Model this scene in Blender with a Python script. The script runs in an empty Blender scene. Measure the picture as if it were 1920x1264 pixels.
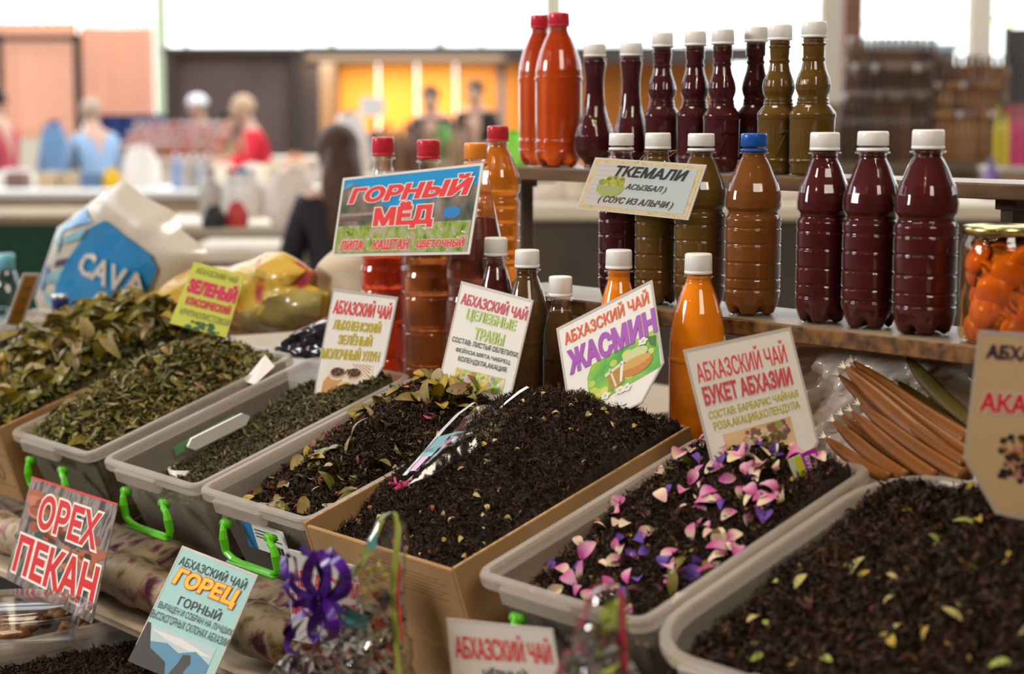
import bpy, bmesh, math, random
import numpy as np
from mathutils import Vector, Matrix
random.seed(7); rng = np.random.default_rng(7)
sc = bpy.context.scene
C = sc.collection
# ------------------------------------------------------------------ camera
PITCH = math.radians(6.8187); FPX = 3500.0
CAMP = np.array([0, 0, 1.5])
cd = bpy.data.cameras.new('camera'); cam = bpy.data.objects.new('camera', cd); C.objects.link(cam)
cam.location = (0, 0, 1.5); cam.rotation_euler = (math.pi/2-PITCH, 0, 0)
cd.sensor_width = 36; cd.lens = 36*FPX/1920; cd.clip_start = .05; cd.clip_end = 200
cd.dof.use_dof = True; cd.dof.focus_distance = 2.17; cd.dof.aperture_fstop = cd.lens/16.0
sc.camera = cam
# ------------------------------------------------------------------ world and light
w = bpy.data.worlds.new('world'); sc.world = w; w.use_nodes = True
nt = w.node_tree; bg = nt.nodes['Background']
bg.inputs[0].default_value = (.94, .97, 1, 1); bg.inputs[1].default_value = 4.2
def area(name, loc, target, size, energy, col, sy=None):
    l = bpy.data.lights.new(name, 'AREA'); l.energy = energy; l.color = col; l.size = size
    if sy: l.shape = 'RECTANGLE'; l.size_y = sy
    o = bpy.data.objects.new(name, l); C.objects.link(o); o.location = loc
    o.rotation_euler = (Vector(target)-Vector(loc)).to_track_quat('-Z', 'Y').to_euler()
    return o
area('window_daylight', (-6.5, 1.2, 3.4), (-.3, 2.1, 1.2), 2.0, 300, (1, .97, .94), 1.6)
area('overhead_fill', (-.6, 2.6, 5.6), (-.2, 2.2, 1.1), 1.8, 125, (1, .86, .68), 1.4)  # soft fill added under the closed ceiling to brighten the stall
area('front_fill', (1.6, -3.0, 4.6), (-.2, 2, 1.1), 2.2, 140, (1, .90, .76), 1.8)  # unseen fill added behind the camera to light the card faces
for i, (x, y, z) in enumerate([(-2.2, 1.0, 3.3), (-.8, .2, 3.5), (.9, .4, 3.4), (2.3, 1.2, 3.5), (-1.6, -1.4, 3.6), (1.4, -1.6, 3.6), (-3.2, -.2, 3.4)]):
    l = bpy.data.lights.new('hall_lamp', 'POINT'); l.energy = 13; l.color = (1, .78, .5); l.shadow_soft_size = .045
    o = bpy.data.objects.new('hall_lamp', l); C.objects.link(o); o.location = (x, y, z)
sc.view_settings.view_transform = 'Standard'; sc.view_settings.look = 'None'
sc.view_settings.exposure = 0.0; sc.view_settings.gamma = 1; sc.view_settings.use_curve_mapping = False
cy = sc.cycles
cy.use_denoising = True
cy.max_bounces = 9; cy.transparent_max_bounces = 24; cy.diffuse_bounces = 3; cy.glossy_bounces = 4; cy.transmission_bounces = 7
cy.sample_clamp_indirect = 6; cy.caustics_reflective = False; cy.caustics_refractive = False
# ------------------------------------------------------------------ geometry of the stall
TH = math.radians(39.414); TI = math.radians(18.229)
A = np.array([math.sin(TH), -math.cos(TH), 0]); BH = np.array([math.cos(TH), math.sin(TH), 0])
BV = BH*math.cos(TI)+np.array([0, 0, math.sin(TI)]); NN = np.cross(A, BV)
ZV = np.array([0, 0, 1.])
def S(s, r, z): return A*s+BH*r+ZV*z
def ray(px, py):
    u = (px-960)/FPX; v = (632-py)/FPX
    return np.array([u, math.cos(PITCH)+v*math.sin(PITCH), v*math.cos(PITCH)-math.sin(PITCH)])
def hit(px, py, P, n):
    d = ray(px, py); return CAMP+d*(np.dot(np.array(P)-CAMP, n)/np.dot(d, n))
def atr(px, py, r): return hit(px, py, BH*r, BH)
def atz(px, py, z): return hit(px, py, (0, 0, z), ZV)
def aty(px, py, y): return hit(px, py, (0, y, 0), np.array([0, 1., 0]))
def colr(px, r, z):
    y = 2.0
    for _ in range(30):
        D = y*math.cos(PITCH)-(z-1.5)*math.sin(PITCH); x = (px-960)/FPX*D; y = (r-x*BH[0])/BH[1]
    return x, y, D
# ------------------------------------------------------------------ materials
MATS = {}
def mat(name, col, rough=.5, metal=0, coat=0, trans=0, ior=1.45, col2=None, scale=20, bump=0, sss=0, spec=.28, alpha=1, emis=0, ndet=3, sheen=0, stretch=None, ramp=None):
    if name in MATS: return MATS[name]
    m = bpy.data.materials.new(name); m.use_nodes = True; MATS[name] = m
    n = m.node_tree.nodes; L = m.node_tree.links; b = n['Principled BSDF']
    b.inputs['Base Color'].default_value = (*col, 1); b.inputs['Roughness'].default_value = rough
    b.inputs['Metallic'].default_value = metal; b.inputs['Coat Weight'].default_value = coat; b.inputs['Coat Roughness'].default_value = .05
    b.inputs['Transmission Weight'].default_value = trans; b.inputs['IOR'].default_value = ior
    b.inputs['Specular IOR Level'].default_value = spec; b.inputs['Alpha'].default_value = alpha
    if sss: b.inputs['Subsurface Weight'].default_value = sss; b.inputs['Subsurface Radius'].default_value = (.01, .004, .002)
    if emis: b.inputs['Emission Color'].default_value = (*col, 1); b.inputs['Emission Strength'].default_value = emis
    if col2 or bump or ramp:
        tc = n.new('ShaderNodeTexCoord'); no = n.new('ShaderNodeTexNoise'); no.inputs['Scale'].default_value = scale; no.inputs['Detail'].default_value = ndet
        src = tc.outputs['Object']
        if stretch:
            mp = n.new('ShaderNodeMapping'); mp.inputs['Scale'].default_value = stretch; L.new(src, mp.inputs[0]); src = mp.outputs[0]
        L.new(src, no.inputs['Vector'])
        if col2 or ramp:
            cr = n.new('ShaderNodeValToRGB')
            if ramp:
                cr.color_ramp.interpolation = 'LINEAR'
                els = cr.color_ramp.elements
                while len(els) < len(ramp): els.new(.5)
                for i, c in enumerate(ramp):
                    els[i].position = .3+.4*i/(len(ramp)-1); els[i].color = (*c, 1)
            else:
                cr.color_ramp.elements[0].position = .36; cr.color_ramp.elements[1].position = .64
                cr.color_ramp.elements[0].color = (*col, 1); cr.color_ramp.elements[1].color = (*col2, 1)
            L.new(no.outputs['Fac'], cr.inputs[0]); L.new(cr.outputs[0], b.inputs['Base Color'])
        if bump:
            bu = n.new('ShaderNodeBump'); bu.inputs['Strength'].default_value = bump; bu.inputs['Distance'].default_value = .002
            L.new(no.outputs['Fac'], bu.inputs['Height']); L.new(bu.outputs[0], b.inputs['Normal'])
    return m
def clear(name, tint=(1, 1, 1), gloss=.04, extra=0.0, fr=1.45):
    if name in MATS: return MATS[name]
    m = bpy.data.materials.new(name); m.use_nodes = True; MATS[name] = m
    n = m.node_tree.nodes; L = m.node_tree.links; n.remove(n['Principled BSDF']); out = n['Material Output']
    t = n.new('ShaderNodeBsdfTransparent'); t.inputs[0].default_value = (*tint, 1)
    g = n.new('ShaderNodeBsdfGlossy'); g.inputs['Roughness'].default_value = gloss
    lw = n.new('ShaderNodeLayerWeight'); lw.inputs[0].default_value = .5
    pw = n.new('ShaderNodeMath'); pw.operation = 'POWER'; pw.inputs[1].default_value = 4; L.new(lw.outputs['Facing'], pw.inputs[0])
    f = n.new('ShaderNodeMath'); f.operation = 'MULTIPLY_ADD'; f.inputs[1].default_value = .75; f.inputs[2].default_value = .04; L.new(pw.outputs[0], f.inputs[0])
    a = n.new('ShaderNodeMath'); a.operation = 'ADD'; a.inputs[1].default_value = extra; a.use_clamp = True
    mx = n.new('ShaderNodeMixShader'); L.new(f.outputs[0], a.inputs[0]); L.new(a.outputs[0], mx.inputs[0])
    L.new(t.outputs[0], mx.inputs[1]); L.new(g.outputs[0], mx.inputs[2]); L.new(mx.outputs[0], out.inputs[0])
    return m
def milky(name, col, tr=.5, rough=.25):
    if name in MATS: return MATS[name]
    m = bpy.data.materials.new(name); m.use_nodes = True; MATS[name] = m
    n = m.node_tree.nodes; L = m.node_tree.links; b = n['Principled BSDF']; out = n['Material Output']
    b.inputs['Base Color'].default_value = (*col, 1); b.inputs['Roughness'].default_value = rough
    t = n.new('ShaderNodeBsdfTransparent'); t.inputs[0].default_value = (.93, .93, .93, 1)
    tl = n.new('ShaderNodeBsdfTranslucent'); tl.inputs[0].default_value = (*col, 1)
    m1 = n.new('ShaderNodeMixShader'); m1.inputs[0].default_value = .35
    L.new(b.outputs[0], m1.inputs[1]); L.new(tl.outputs[0], m1.inputs[2])
    m2 = n.new('ShaderNodeMixShader'); m2.inputs[0].default_value = tr
    L.new(m1.outputs[0], m2.inputs[1]); L.new(t.outputs[0], m2.inputs[2]); L.new(m2.outputs[0], out.inputs[0])
    return m
def attrmat(name, rough=.6, spec=.4):
    if name in MATS: return MATS[name]
    m = mat(name, (.1, .1, .1), rough, spec=spec); n = m.node_tree.nodes
    a = n.new('ShaderNodeAttribute'); a.attribute_name = 'tint'
    m.node_tree.links.new(a.outputs['Color'], n['Principled BSDF'].inputs['Base Color'])
    return m
# ------------------------------------------------------------------ object helpers
def link(o, parent=None):
    C.objects.link(o)
    if parent is not None: o.parent = parent
    return o
def mesh(name, v, f, m, parent=None, smooth=False, loc=None):
    me = bpy.data.meshes.new(name); me.from_pydata([tuple(map(float, p)) for p in v], [], [tuple(q) for q in f]); me.validate()
    if m: me.materials.append(m)
    if smooth: me.polygons.foreach_set('use_smooth', [True]*len(me.polygons))
    o = bpy.data.objects.new(name, me); link(o, parent)
    if loc is not None: o.location = loc
    return o
def tag(o, label, cat, group=None, kind=None):
    o['label'] = label; o['category'] = cat
    if group: o['group'] = group
    if kind: o['kind'] = kind
    return o
def thing(name, label, cat, loc=(0, 0, 0), rotz=0, group=None, mtx=None, kind=None):
    o = bpy.data.objects.new(name, None); link(o); o.empty_display_size = .03
    if mtx is not None: o.matrix_world = mtx
    else: o.location = loc; o.rotation_euler = (0, 0, rotz)
    return tag(o, label, cat, group, kind)
def struct(o): o['kind'] = 'structure'; return o
def join(parts):
    V = []; F = []
    for v, f in parts:
        k = len(V); V += [tuple(p) for p in v]; F += [tuple(i+k for i in q) for q in f]
    return V, F
def boxg(x0, x1, y0, y1, z0, z1, b=0):
    if b <= 0:
        v = [(x, y, z) for z in (z0, z1) for y in (y0, y1) for x in (x0, x1)]
        return v, [(0, 2, 3, 1), (4, 5, 7, 6), (0, 1, 5, 4), (2, 6, 7, 3), (0, 4, 6, 2), (1, 3, 7, 5)]
    rings = [(b, z0), (0, z0+b), (0, z1-b), (b, z1)]; v = []
    for i, z in rings:
        for (sx, sy) in ((0, 0), (1, 0), (1, 1), (0, 1)):
            X0, X1, Y0, Y1 = x0+i, x1-i, y0+i, y1-i
            X = X1 if sx else X0; Y = Y1 if sy else Y0
            v.append((X+(-b if sx else b), Y, z) if (sx+sy) % 2 == 0 else (X, Y+(b if not sy else -b), z))
            v.append((X, Y+(-b if sy else b), z) if (sx+sy) % 2 == 0 else (X+(-b if sx else b), Y, z))
    out = []
    for i, z in rings:
        X0, X1, Y0, Y1 = x0+i, x1-i, y0+i, y1-i
        out += [(X0+b, Y0, z), (X1-b, Y0, z), (X1, Y0+b, z), (X1, Y1-b, z), (X1-b, Y1, z), (X0+b, Y1, z), (X0, Y1-b, z), (X0, Y0+b, z)]
    f = [tuple(range(7, -1, -1)), tuple(range(24, 32))]
    for k in range(3):
        for j in range(8): f.append((k*8+j, k*8+(j+1) % 8, k*8+8+(j+1) % 8, k*8+8+j))
    return out, f
def lathe(prof, seg=48, rf=None, zf=None, cx=0, cy=0, capb=True, capt=True):
    v = []; f = []; n = len(prof)
    for r, z in prof:
        for k in range(seg):
            a = 2*math.pi*k/seg; rr = r*(rf(a, z) if rf else 1); zz = z+(zf(a, r, z) if zf else 0)
            v.append((cx+rr*math.cos(a), cy+rr*math.sin(a), zz))
    for i in range(n-1):
        for k in range(seg):
            k2 = (k+1) % seg; f.append((i*seg+k, i*seg+k2, (i+1)*seg+k2, (i+1)*seg+k))
    if capb: f.append(tuple(range(seg-1, -1, -1)))
    if capt: f.append(tuple(range((n-1)*seg, n*seg)))
    return v, f
def tube(pts, rad, seg=8, closed_ends=True):
    pts = [np.array(p, float) for p in pts]; n = len(pts); v = []; f = []
    rads = rad if hasattr(rad, '__len__') else [rad]*n
    up = np.array([0, 0, 1.]); prev = None
    for i, p in enumerate(pts):
        t = pts[min(i+1, n-1)]-pts[max(i-1, 0)]; t = t/(np.linalg.norm(t)+1e-12)
        if prev is None:
            x = np.cross(t, up)
            if np.linalg.norm(x) < .1: x = np.cross(t, np.array([1., 0, 0]))
        else: x = prev-t*np.dot(prev, t)
        x = x/(np.linalg.norm(x)+1e-12); prev = x; y = np.cross(t, x)
        for k in range(seg):
            a = 2*math.pi*k/seg; v.append(tuple(p+(x*math.cos(a)+y*math.sin(a))*rads[i]))
    for i in range(n-1):
        for k in range(seg):
            k2 = (k+1) % seg; f.append((i*seg+k, i*seg+k2, (i+1)*seg+k2, (i+1)*seg+k))
    if closed_ends: f.append(tuple(range(seg-1, -1, -1))); f.append(tuple(range((n-1)*seg, n*seg)))
    return v, f
def strip(pts, width, side):
    """a flat ribbon through pts; side = list or single direction of its width"""
    v = []; f = []
    for i, p in enumerate(pts):
        s = np.array(side[i] if isinstance(side, list) else side, float); ww = width[i] if hasattr(width, '__len__') else width
        v += [tuple(np.array(p)-s*ww/2), tuple(np.array(p)+s*ww/2)]
    for i in range(len(pts)-1): f.append((2*i, 2*i+1, 2*i+3, 2*i+2))
    return v, f
def rrect(x0, x1, y0, y1, rad, n=5):
    P = []
    for cx, cy, a0 in ((x1-rad, y0+rad, -90), (x1-rad, y1-rad, 0), (x0+rad, y1-rad, 90), (x0+rad, y0+rad, 180)):
        for k in range(n+1):
            a = math.radians(a0+90*k/n); P.append((cx+rad*math.cos(a), cy+rad*math.sin(a)))
    return P
def rings(W, L, specs, rad, capb=True, capt=False):
    v = []; f = []; n = None
    for ins, z in specs:
        P = rrect(ins, W-ins, ins, L-ins, max(rad-ins, .004)); n = len(P); v += [(x, y, z) for x, y in P]
    for i in range(len(specs)-1):
        for k in range(n):
            k2 = (k+1) % n; f.append((i*n+k, i*n+k2, (i+1)*n+k2, (i+1)*n+k))
    if capb: f.append(tuple(range(n-1, -1, -1)))
    if capt: f.append(tuple(range((len(specs)-1)*n, len(specs)*n)))
    return v, f
def boxmtx(s, z=1.05, r=1.11, yaw=0, tilt=TI, h=0):
    a = A*math.cos(yaw)+BH*math.sin(yaw); bh = -A*math.sin(yaw)+BH*math.cos(yaw)
    bv = bh*math.cos(tilt)+ZV*math.sin(tilt); n = np.cross(a, bv); o = S(s, r, z)-n*h
    return Matrix(((a[0], bv[0], n[0], o[0]), (a[1], bv[1], n[1], o[1]), (a[2], bv[2], n[2], o[2]), (0, 0, 0, 1)))
# =================================================================== the hall
concrete = mat('concrete', (.22, .20, .18), .8, col2=(.30, .27, .24), scale=3)
cream = mat('cream_paint', (.62, .54, .43), .6); darkwall = mat('dark_brown_wall', (.07, .05, .04), .7)
white_steel = mat('white_steel', (.75, .75, .72), .5)
brown_sheet = mat('brown_sheet', (.135, .095, .09), .45, col2=(.16, .115, .105), scale=2)
dark_frame = mat('dark_frame', (.06, .045, .04), .5)
struct(mesh('floor', *boxg(-26, 26, -9, 42, -.2, 0), concrete))
cv = []
for y in range(8, 42, 4): cv.append(boxg(-26, 26, y, y+1.1, 6.6, 6.8))
cv.append(boxg(-26, 26, -9, 7.6, 6.6, 6.8))
struct(mesh('ceiling', *join(cv), darkwall))
struct(mesh('wall_back', *boxg(-26, 26, 30, 30.25, 0, 1.2), cream))
struct(mesh('wall_front', *boxg(-26, 26, -9.2, -9, 0, 6.6), darkwall)); struct(mesh('wall_left', *boxg(-26.2, -26, -9, 42, 0, 6.6), darkwall)); struct(mesh('wall_right', *boxg(26, 26.2, -9, 42, 0, 6.6), darkwall))
glz = clear('roof_glazing', (.97, 1, .98), .2, 0.02)
struct(mesh('window_1', *boxg(-26, 26, 30.1, 30.13, 1.2, 6.6), glz))
cv = [boxg(x, x+.05, 29.9, 30.1, 1.2, 6.6) for x in np.arange(-24, 25, 4.7)]+[boxg(-26, 26, 29.92, 30.06, z, z+.04) for z in (2.9, 4.4)]
struct(mesh('trim_1', *join(cv), white_steel))
# columns in the hall
def column(px, w, y, m, n):
    x = aty(px, 213, y)[0]; hw = w/FPX*y/2
    v, f = join([boxg(x-hw, x+hw, y-hw, y+hw, 0, 6.6, hw*.12), boxg(x-hw*1.3, x+hw*1.3, y-hw*1.3, y+hw*1.3, 0, .3, .02)])
    o = struct(mesh(n, v, f, m)); return o
column(1037, 34, 16, cream, 'trim_2'); column(1553, 38, 13, cream, 'trim_3')
column(1594, 36, 12, mat('rust_brown_paint', (.26, .12, .075), .5, col2=(.2, .1, .07), scale=4), 'trim_4')
column(1832, 42, 16, cream, 'trim_5'); column(826, 16, 27, white_steel, 'trim_6'); column(624, 10, 27, white_steel, 'trim_7')
column(306, 22, 27, mat('pale_green_paint', (.55, .62, .42), .6), 'trim_8')
# brown corrugated kiosk
def px2x(px, y): return aty(px, 213, y)[0]
def py2z(py, y): return aty(960, py, y)[2]
def corrugated(x0, x1, y, z0, z1, step=.11, d=.03):
    v = []; f = []; xs = []; x = x0
    while x < x1:
        xs += [(x, y), (x+step*.35, y), (x+step*.5, y-d), (x+step*.85, y-d)]; x += step
    for (a, b) in xs: v += [(a, b, z0), (a, b, z1)]
    for i in range(len(xs)-1): f.append((2*i, 2*i+2, 2*i+3, 2*i+1))
    return v, f
Y = 21.0
k = thing('kiosk', 'brown corrugated metal kiosk left of the open orange shop', 'kiosk', (px2x(459, Y), Y+1.5, 0))
x0, x1, zt = px2x(318, Y)-k.location.x, px2x(562, Y)-k.location.x, py2z(88, Y)
mesh('side_sheet', *corrugated(x0, x1, -1.5, 0, zt-.1), brown_sheet, k)
mesh('kiosk_body', *boxg(x0, x1, -1.48, 1.4, 0, zt-.1), brown_sheet, k)
mesh('roof_trim', *boxg(x0-.05, x1+.02, -1.62, 1.5, zt-.1, zt, .02), dark_frame, k)
for xx in (x0, x1-.06): mesh('corner_post', *boxg(xx-.03, xx+.09, -1.6, -1.5, 0, zt-.1), dark_frame, k)
# the open shop
k2 = thing('open_shop', 'open shop with orange plywood walls under a dark fascia', 'shop', (px2x(800, Y), Y+1.5, 0))
X = lambda p: px2x(p, Y)-k2.location.x
mesh('fascia', *boxg(X(568), X(1420), -1.55, -1.3, py2z(118, Y), py2z(86, Y), .01), mat('fascia_brown', (.07, .055, .05), .5), k2)
mesh('roof', *boxg(X(568), X(1420), -1.3, 2.6, py2z(92, Y), py2z(86, Y)), dark_frame, k2)
mesh('side_wall', *boxg(X(569), X(600), -1.5, 2.4, 0, py2z(100, Y)), mat('shop_side', (.10, .075, .07), .5), k2)
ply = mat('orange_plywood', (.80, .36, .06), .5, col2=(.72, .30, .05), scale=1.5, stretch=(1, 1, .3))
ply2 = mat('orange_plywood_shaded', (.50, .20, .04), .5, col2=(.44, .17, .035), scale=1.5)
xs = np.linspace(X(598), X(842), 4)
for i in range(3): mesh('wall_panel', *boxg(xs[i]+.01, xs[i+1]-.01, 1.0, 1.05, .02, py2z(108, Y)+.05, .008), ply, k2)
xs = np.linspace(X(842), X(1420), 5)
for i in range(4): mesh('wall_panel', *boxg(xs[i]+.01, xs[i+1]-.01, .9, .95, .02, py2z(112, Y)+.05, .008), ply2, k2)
for p in (940, 1180): mesh('shop_post', *boxg(X(p)-.05, X(p)+.05, -1.35, -1.25, 0, py2z(116, Y)), mat('grey_post', (.3, .25, .22), .5), k2)
mesh('counter', *boxg(X(602), X(1160), -.9, -.4, .8, .9, .01), mat('counter_brown', (.30, .2, .12), .5), k2)
l = bpy.data.lights.new('shop_lamp', 'AREA'); l.energy = 260; l.size = 2.2; l.color = (1, .80, .5)
o = bpy.data.objects.new('shop_lamp', l); C.objects.link(o); o.location = (px2x(760, Y), Y+.9, 2.15)
# orange curtain on a frame at the left
Yc = 19.0
cu = thing('orange_curtain', 'translucent orange curtain hung on a dark frame at the far left', 'curtain', (px2x(150, Yc), Yc, 0))
X = lambda p: px2x(p, Yc)-cu.location.x
def curtain(x0, x1, z0, z1, name, n=60):
    v = []; f = []
    for i in range(n+1):
        x = x0+(x1-x0)*i/n; yy = .05*math.sin(i*1.1)+.02*math.sin(i*2.7); s = .03*abs(math.sin(i*.5))
        for j in range(9): v.append((x, yy*(1-.3*j/8), z0+(z1-z0-s)*j/8))
    for i in range(n):
        for j in range(8): f.append((i*9+j, i*9+9+j, i*9+10+j, i*9+j+1))
    m = MATS.get('orange_cloth')
    if not m:
        m = milky('orange_cloth', (.92, .42, .22), .05, .8)
    return mesh(name, v, f, m, cu, True)
curtain(X(-60), X(150), py2z(258, Yc), py2z(38, Yc), 'curtain_panel'); curtain(X(152), X(292), py2z(222, Yc), py2z(46, Yc), 'curtain_panel')
for p, w_ in ((153, .07), (8, .05)): mesh('frame_post', *boxg(X(p)-w_/2, X(p)+w_/2, -.14, -.07, 0, py2z(64, Yc)), dark_frame, cu)
mesh('frame_bar', *boxg(X(-60), X(156), -.14, -.08, py2z(78, Yc), py2z(67, Yc)), dark_frame, cu)
bt = thing('blue_tarp_screen', 'low dark blue tarpaulin screen below the orange curtain', 'screen', (px2x(250, 18.3), 18.3, 0)); X = lambda p: px2x(p, 18.3)-bt.location.x
mesh('tarp', *corrugated(X(165), X(318), 0, .3, py2z(216, 18.3), .16, .05), mat('tarp_blue', (.03, .06, .20), .6), bt); mesh('screen_rail', *boxg(X(165), X(318), -.03, .03, py2z(220, 18.3), py2z(215, 18.3)), dark_frame, bt)
for p in (168, 312): mesh('screen_post', *boxg(X(p)-.03, X(p)+.03, -.03, .03, 0, py2z(216, 18.3)), dark_frame, bt)
# outside beyond the glazing at the right: a low building
Yo = 36.0
ob = thing('outside_building', 'grey building seen through the bright glazing at the right', 'building', (px2x(1720, Yo), Yo+2, 0))
X = lambda p: px2x(p, Yo)-ob.location.x
mesh('wall', *boxg(X(1600), X(1790), -2, 1, 0, py2z(95, Yo)), mat('outside_wall', (.12, .10, .11), .7), ob)
mesh('roof', *boxg(X(1590), X(1800), -2.2, 1.2, py2z(95, Yo), py2z(80, Yo), .05), mat('outside_roof', (.35, .40, .45), .6), ob)
mesh('window', *boxg(X(1630), X(1690), -2.05, -1.99, py2z(150, Yo), py2z(112, Yo)), mat('outside_window', (.5, .55, .6), .2), ob)
# dark booth far right with a tube lamp
Yd = 15.0
db = thing('dark_booth', 'dark booth behind the pink and yellow bottles at the right edge', 'booth', (px2x(1940, Yd), Yd, 0))
X = lambda p: px2x(p, Yd)-db.location.x
mesh('booth_wall', *boxg(X(1882), X(2100), 0, .1, 0, py2z(52, Yd)), mat('booth_dark', (.06, .05, .05), .6), db)
mesh('booth_frame', *boxg(X(1878), X(1888), -.06, .04, 0, py2z(45, Yd)), dark_frame, db)
tl = thing('tube_lamp', 'glowing yellow green tube lamp over the dark booth', 'lamp', tuple(aty(1930, 44, 14.6)))
mesh('tube', *tube([(-.27, 0, 0), (.35, 0, .02)], .022, 12), mat('tube_glow', (.85, 1, .45), .4, emis=2.2), tl)
mesh('lamp_housing', *boxg(-.29, .37, -.03, .03, .025, .06, .005), white_steel, tl)
# =================================================================== people
skin = mat('skin', (.62, .38, .28), .5, sss=.1); 
def skinned(name, verts, edges, radii, m, parent, sub=2, root=0):
    me = bpy.data.meshes.new(name+'_base'); me.from_pydata([tuple(v) for v in verts], edges, [])
    o = bpy.data.objects.new('tmp', me); C.objects.link(o)
    md = o.modifiers.new('s', 'SKIN'); md.use_smooth_shade = True
    sl = me.skin_vertices[0].data
    for i, r in enumerate(radii):
        sl[i].radius = (r, r) if not hasattr(r, '__len__') else r
    sl[root].use_root = True
    sb = o.modifiers.new('u', 'SUBSURF'); sb.levels = sub
    bpy.context.view_layer.update()
    dg = bpy.context.evaluated_depsgraph_get(); m2 = bpy.data.meshes.new_from_object(o.evaluated_get(dg))
    bpy.data.objects.remove(o); bpy.data.meshes.remove(me)
    m2.name = name; m2.materials.clear(); m2.materials.append(m)
    m2.polygons.foreach_set('use_smooth', [True]*len(m2.polygons))
    q = bpy.data.objects.new(name, m2); link(q, parent); return q
def person(label, px, pytop, y, rotz, top, pants, hair, long_hair=False, lean=.12, arms=.5, hat=None, hscale=1.0, group=None):
    x = px2x(px, y); ztop = py2z(pytop, y); H = ztop; u = H/1.72*hscale
    p = thing('person', label, 'person', (x, y, 0), rotz, group)
    l = lean
    J = {'pel': (0, 0, .95), 'wai': (0, l*.3, 1.10), 'che': (0, l*.8, 1.28), 'nkb': (0, l, 1.42), 'nk': (0, l*1.15, 1.49), 'hd0': (0, l*1.3+.01, 1.56), 'hd1': (0, l*1.4+.02, 1.66)}
    V = [J[k_] for k_ in J]; Rr = [.13, .125, .14, .085, .055, .075, .085]; Ed = [(0, 1), (1, 2), (2, 3), (3, 4), (4, 5), (5, 6)]
    def chain(root, pts, rr):
        last = root
        for q, r_ in zip(pts, rr): V.append(q); Rr.append(r_); Ed.append((last, len(V)-1)); last = len(V)-1
        return last
    cl = []
    for sg in (-1, 1):
        a = chain(3, [(sg*.17, l, 1.40), (sg*.22, l+.05, 1.14), (sg*.17, l+.05+arms*.35, 1.0+arms*.12), (sg*.15, l+.05+arms*.42, 1.0+arms*.13)], [.055, .045, .033, .03])
        for fi in range(5):
            dx = (fi-2)*.016
            chain(a, [(sg*.15+dx, l+.09+arms*.45, .99+arms*.13), (sg*.15+dx*1.2, l+.13+arms*.46, .97+arms*.13)], [.009, .008])
        chain(0, [(sg*.1, 0, .85), (sg*.1, .01, .5), (sg*.1, -.01, .1), (sg*.1, .12, .03)], [.085, .055, .04, .035])
    ext = [(a_[0]*1, a_[1], a_[2]) for a_ in V]
    body = skinned('body', [tuple(np.array(q)*[1, 1, 1]*u) for q in ext], Ed, [r_*u for r_ in Rr], skin, p, 1)
    # clothing
    V2 = [(0, 0, .86), (0, 0, .97), (0, l*.3, 1.10), (0, l*.8, 1.28), (0, l, 1.42)]; R2 = [(.17, .12), (.165, .125), (.165, .125), (.18, .135), (.10, .09)]
    E2 = [(0, 1), (1, 2), (2, 3), (3, 4)]
    for sg in (-1, 1):
        last = 3
        for q, r_ in zip([(sg*.17, l, 1.38), (sg*.22, l+.05, 1.14), (sg*.175, l+.05+arms*.31, 1.0+arms*.11)], [.075, .062, .05]):
            V2.append(q); R2.append(r_); E2.append((last, len(V2)-1)); last = len(V2)-1
    skinned('shirt', [tuple(np.array(q)*u) for q in V2], E2, [tuple(np.array(r_)*u) if hasattr(r_, '__len__') else r_*u for r_ in R2], top, p, 1)
    V3 = [(0, 0, .95)]; R3 = [.15]; E3 = []
    for sg in (-1, 1):
        last = 0
        for q, r_ in zip([(sg*.1, 0, .82), (sg*.1, .01, .5), (sg*.1, -.01, .1)], [.1, .075, .06]):
            V3.append(q); R3.append(r_); E3.append((last, len(V3)-1)); last = len(V3)-1
    skinned('trousers', [tuple(np.array(q)*u) for q in V3], E3, [r_*u for r_ in R3], pants, p, 1)
    hc = np.array([0, l*1.4+.02, 1.63])*u
    def ell(rx, ry, rz, c, zmin=-1, n=18):
        pr = [(math.sin(math.acos(max(-1, min(1, t)))), t) for t in np.linspace(zmin, 1, n)]
        v, f = lathe([(max(a_, .001), b_) for a_, b_ in pr], 24)
        return [(c[0]+a_*rx, c[1]+b_*ry, c[2]+c_*rz) for a_, b_, c_ in v], f
    v, f = ell(.082*u, .098*u, .115*u, hc+np.array([0, .008, -.02])*u); mesh('face', v, f, skin, p, True)
    fy = hc[1]+.1*u
    mesh('nose', *tube([(0, fy-.005, hc[2]), (0, fy+.018*u, hc[2]-.035*u), (0, fy, hc[2]-.042*u)], [.006*u, .012*u, .008*u], 8), skin, p, True)
    for sg in (-1, 1):
        v, f = ell(.012*u, .008*u, .008*u, np.array([sg*.03*u, fy-.008*u, hc[2]-.004*u])); mesh('eye', v, f, mat('eye_dark', (.05, .03, .02), .2), p, True)
        v, f = ell(.01*u, .02*u, .03*u, np.array([sg*.084*u, hc[1], hc[2]-.02*u])); mesh('ear', v, f, skin, p, True)
    mesh('mouth', *tube([(-.022*u, fy-.012*u, hc[2]-.068*u), (0, fy-.003*u, hc[2]-.066*u), (.022*u, fy-.012*u, hc[2]-.068*u)], .005*u, 6), mat('lips', (.5, .18, .15), .4), p, True)
    v, f = ell(.096*u, .112*u, .115*u, hc+np.array([0, -.014, .012])*u, -.25 if not long_hair else -.6)
    hm = hair
    mesh('hair', v, f, hm, p, True)
    if long_hair:
        v, f = tube([hc+np.array([0, -.06, .02])*u, hc+np.array([0, -.09, -.15])*u, hc+np.array([0, -.13, -.36])*u, hc+np.array([0, -.12, -.52])*u], [.08*u, .10*u, .095*u, .04*u], 16)
        mesh('long_hair', v, f, hm, p, True)
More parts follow.
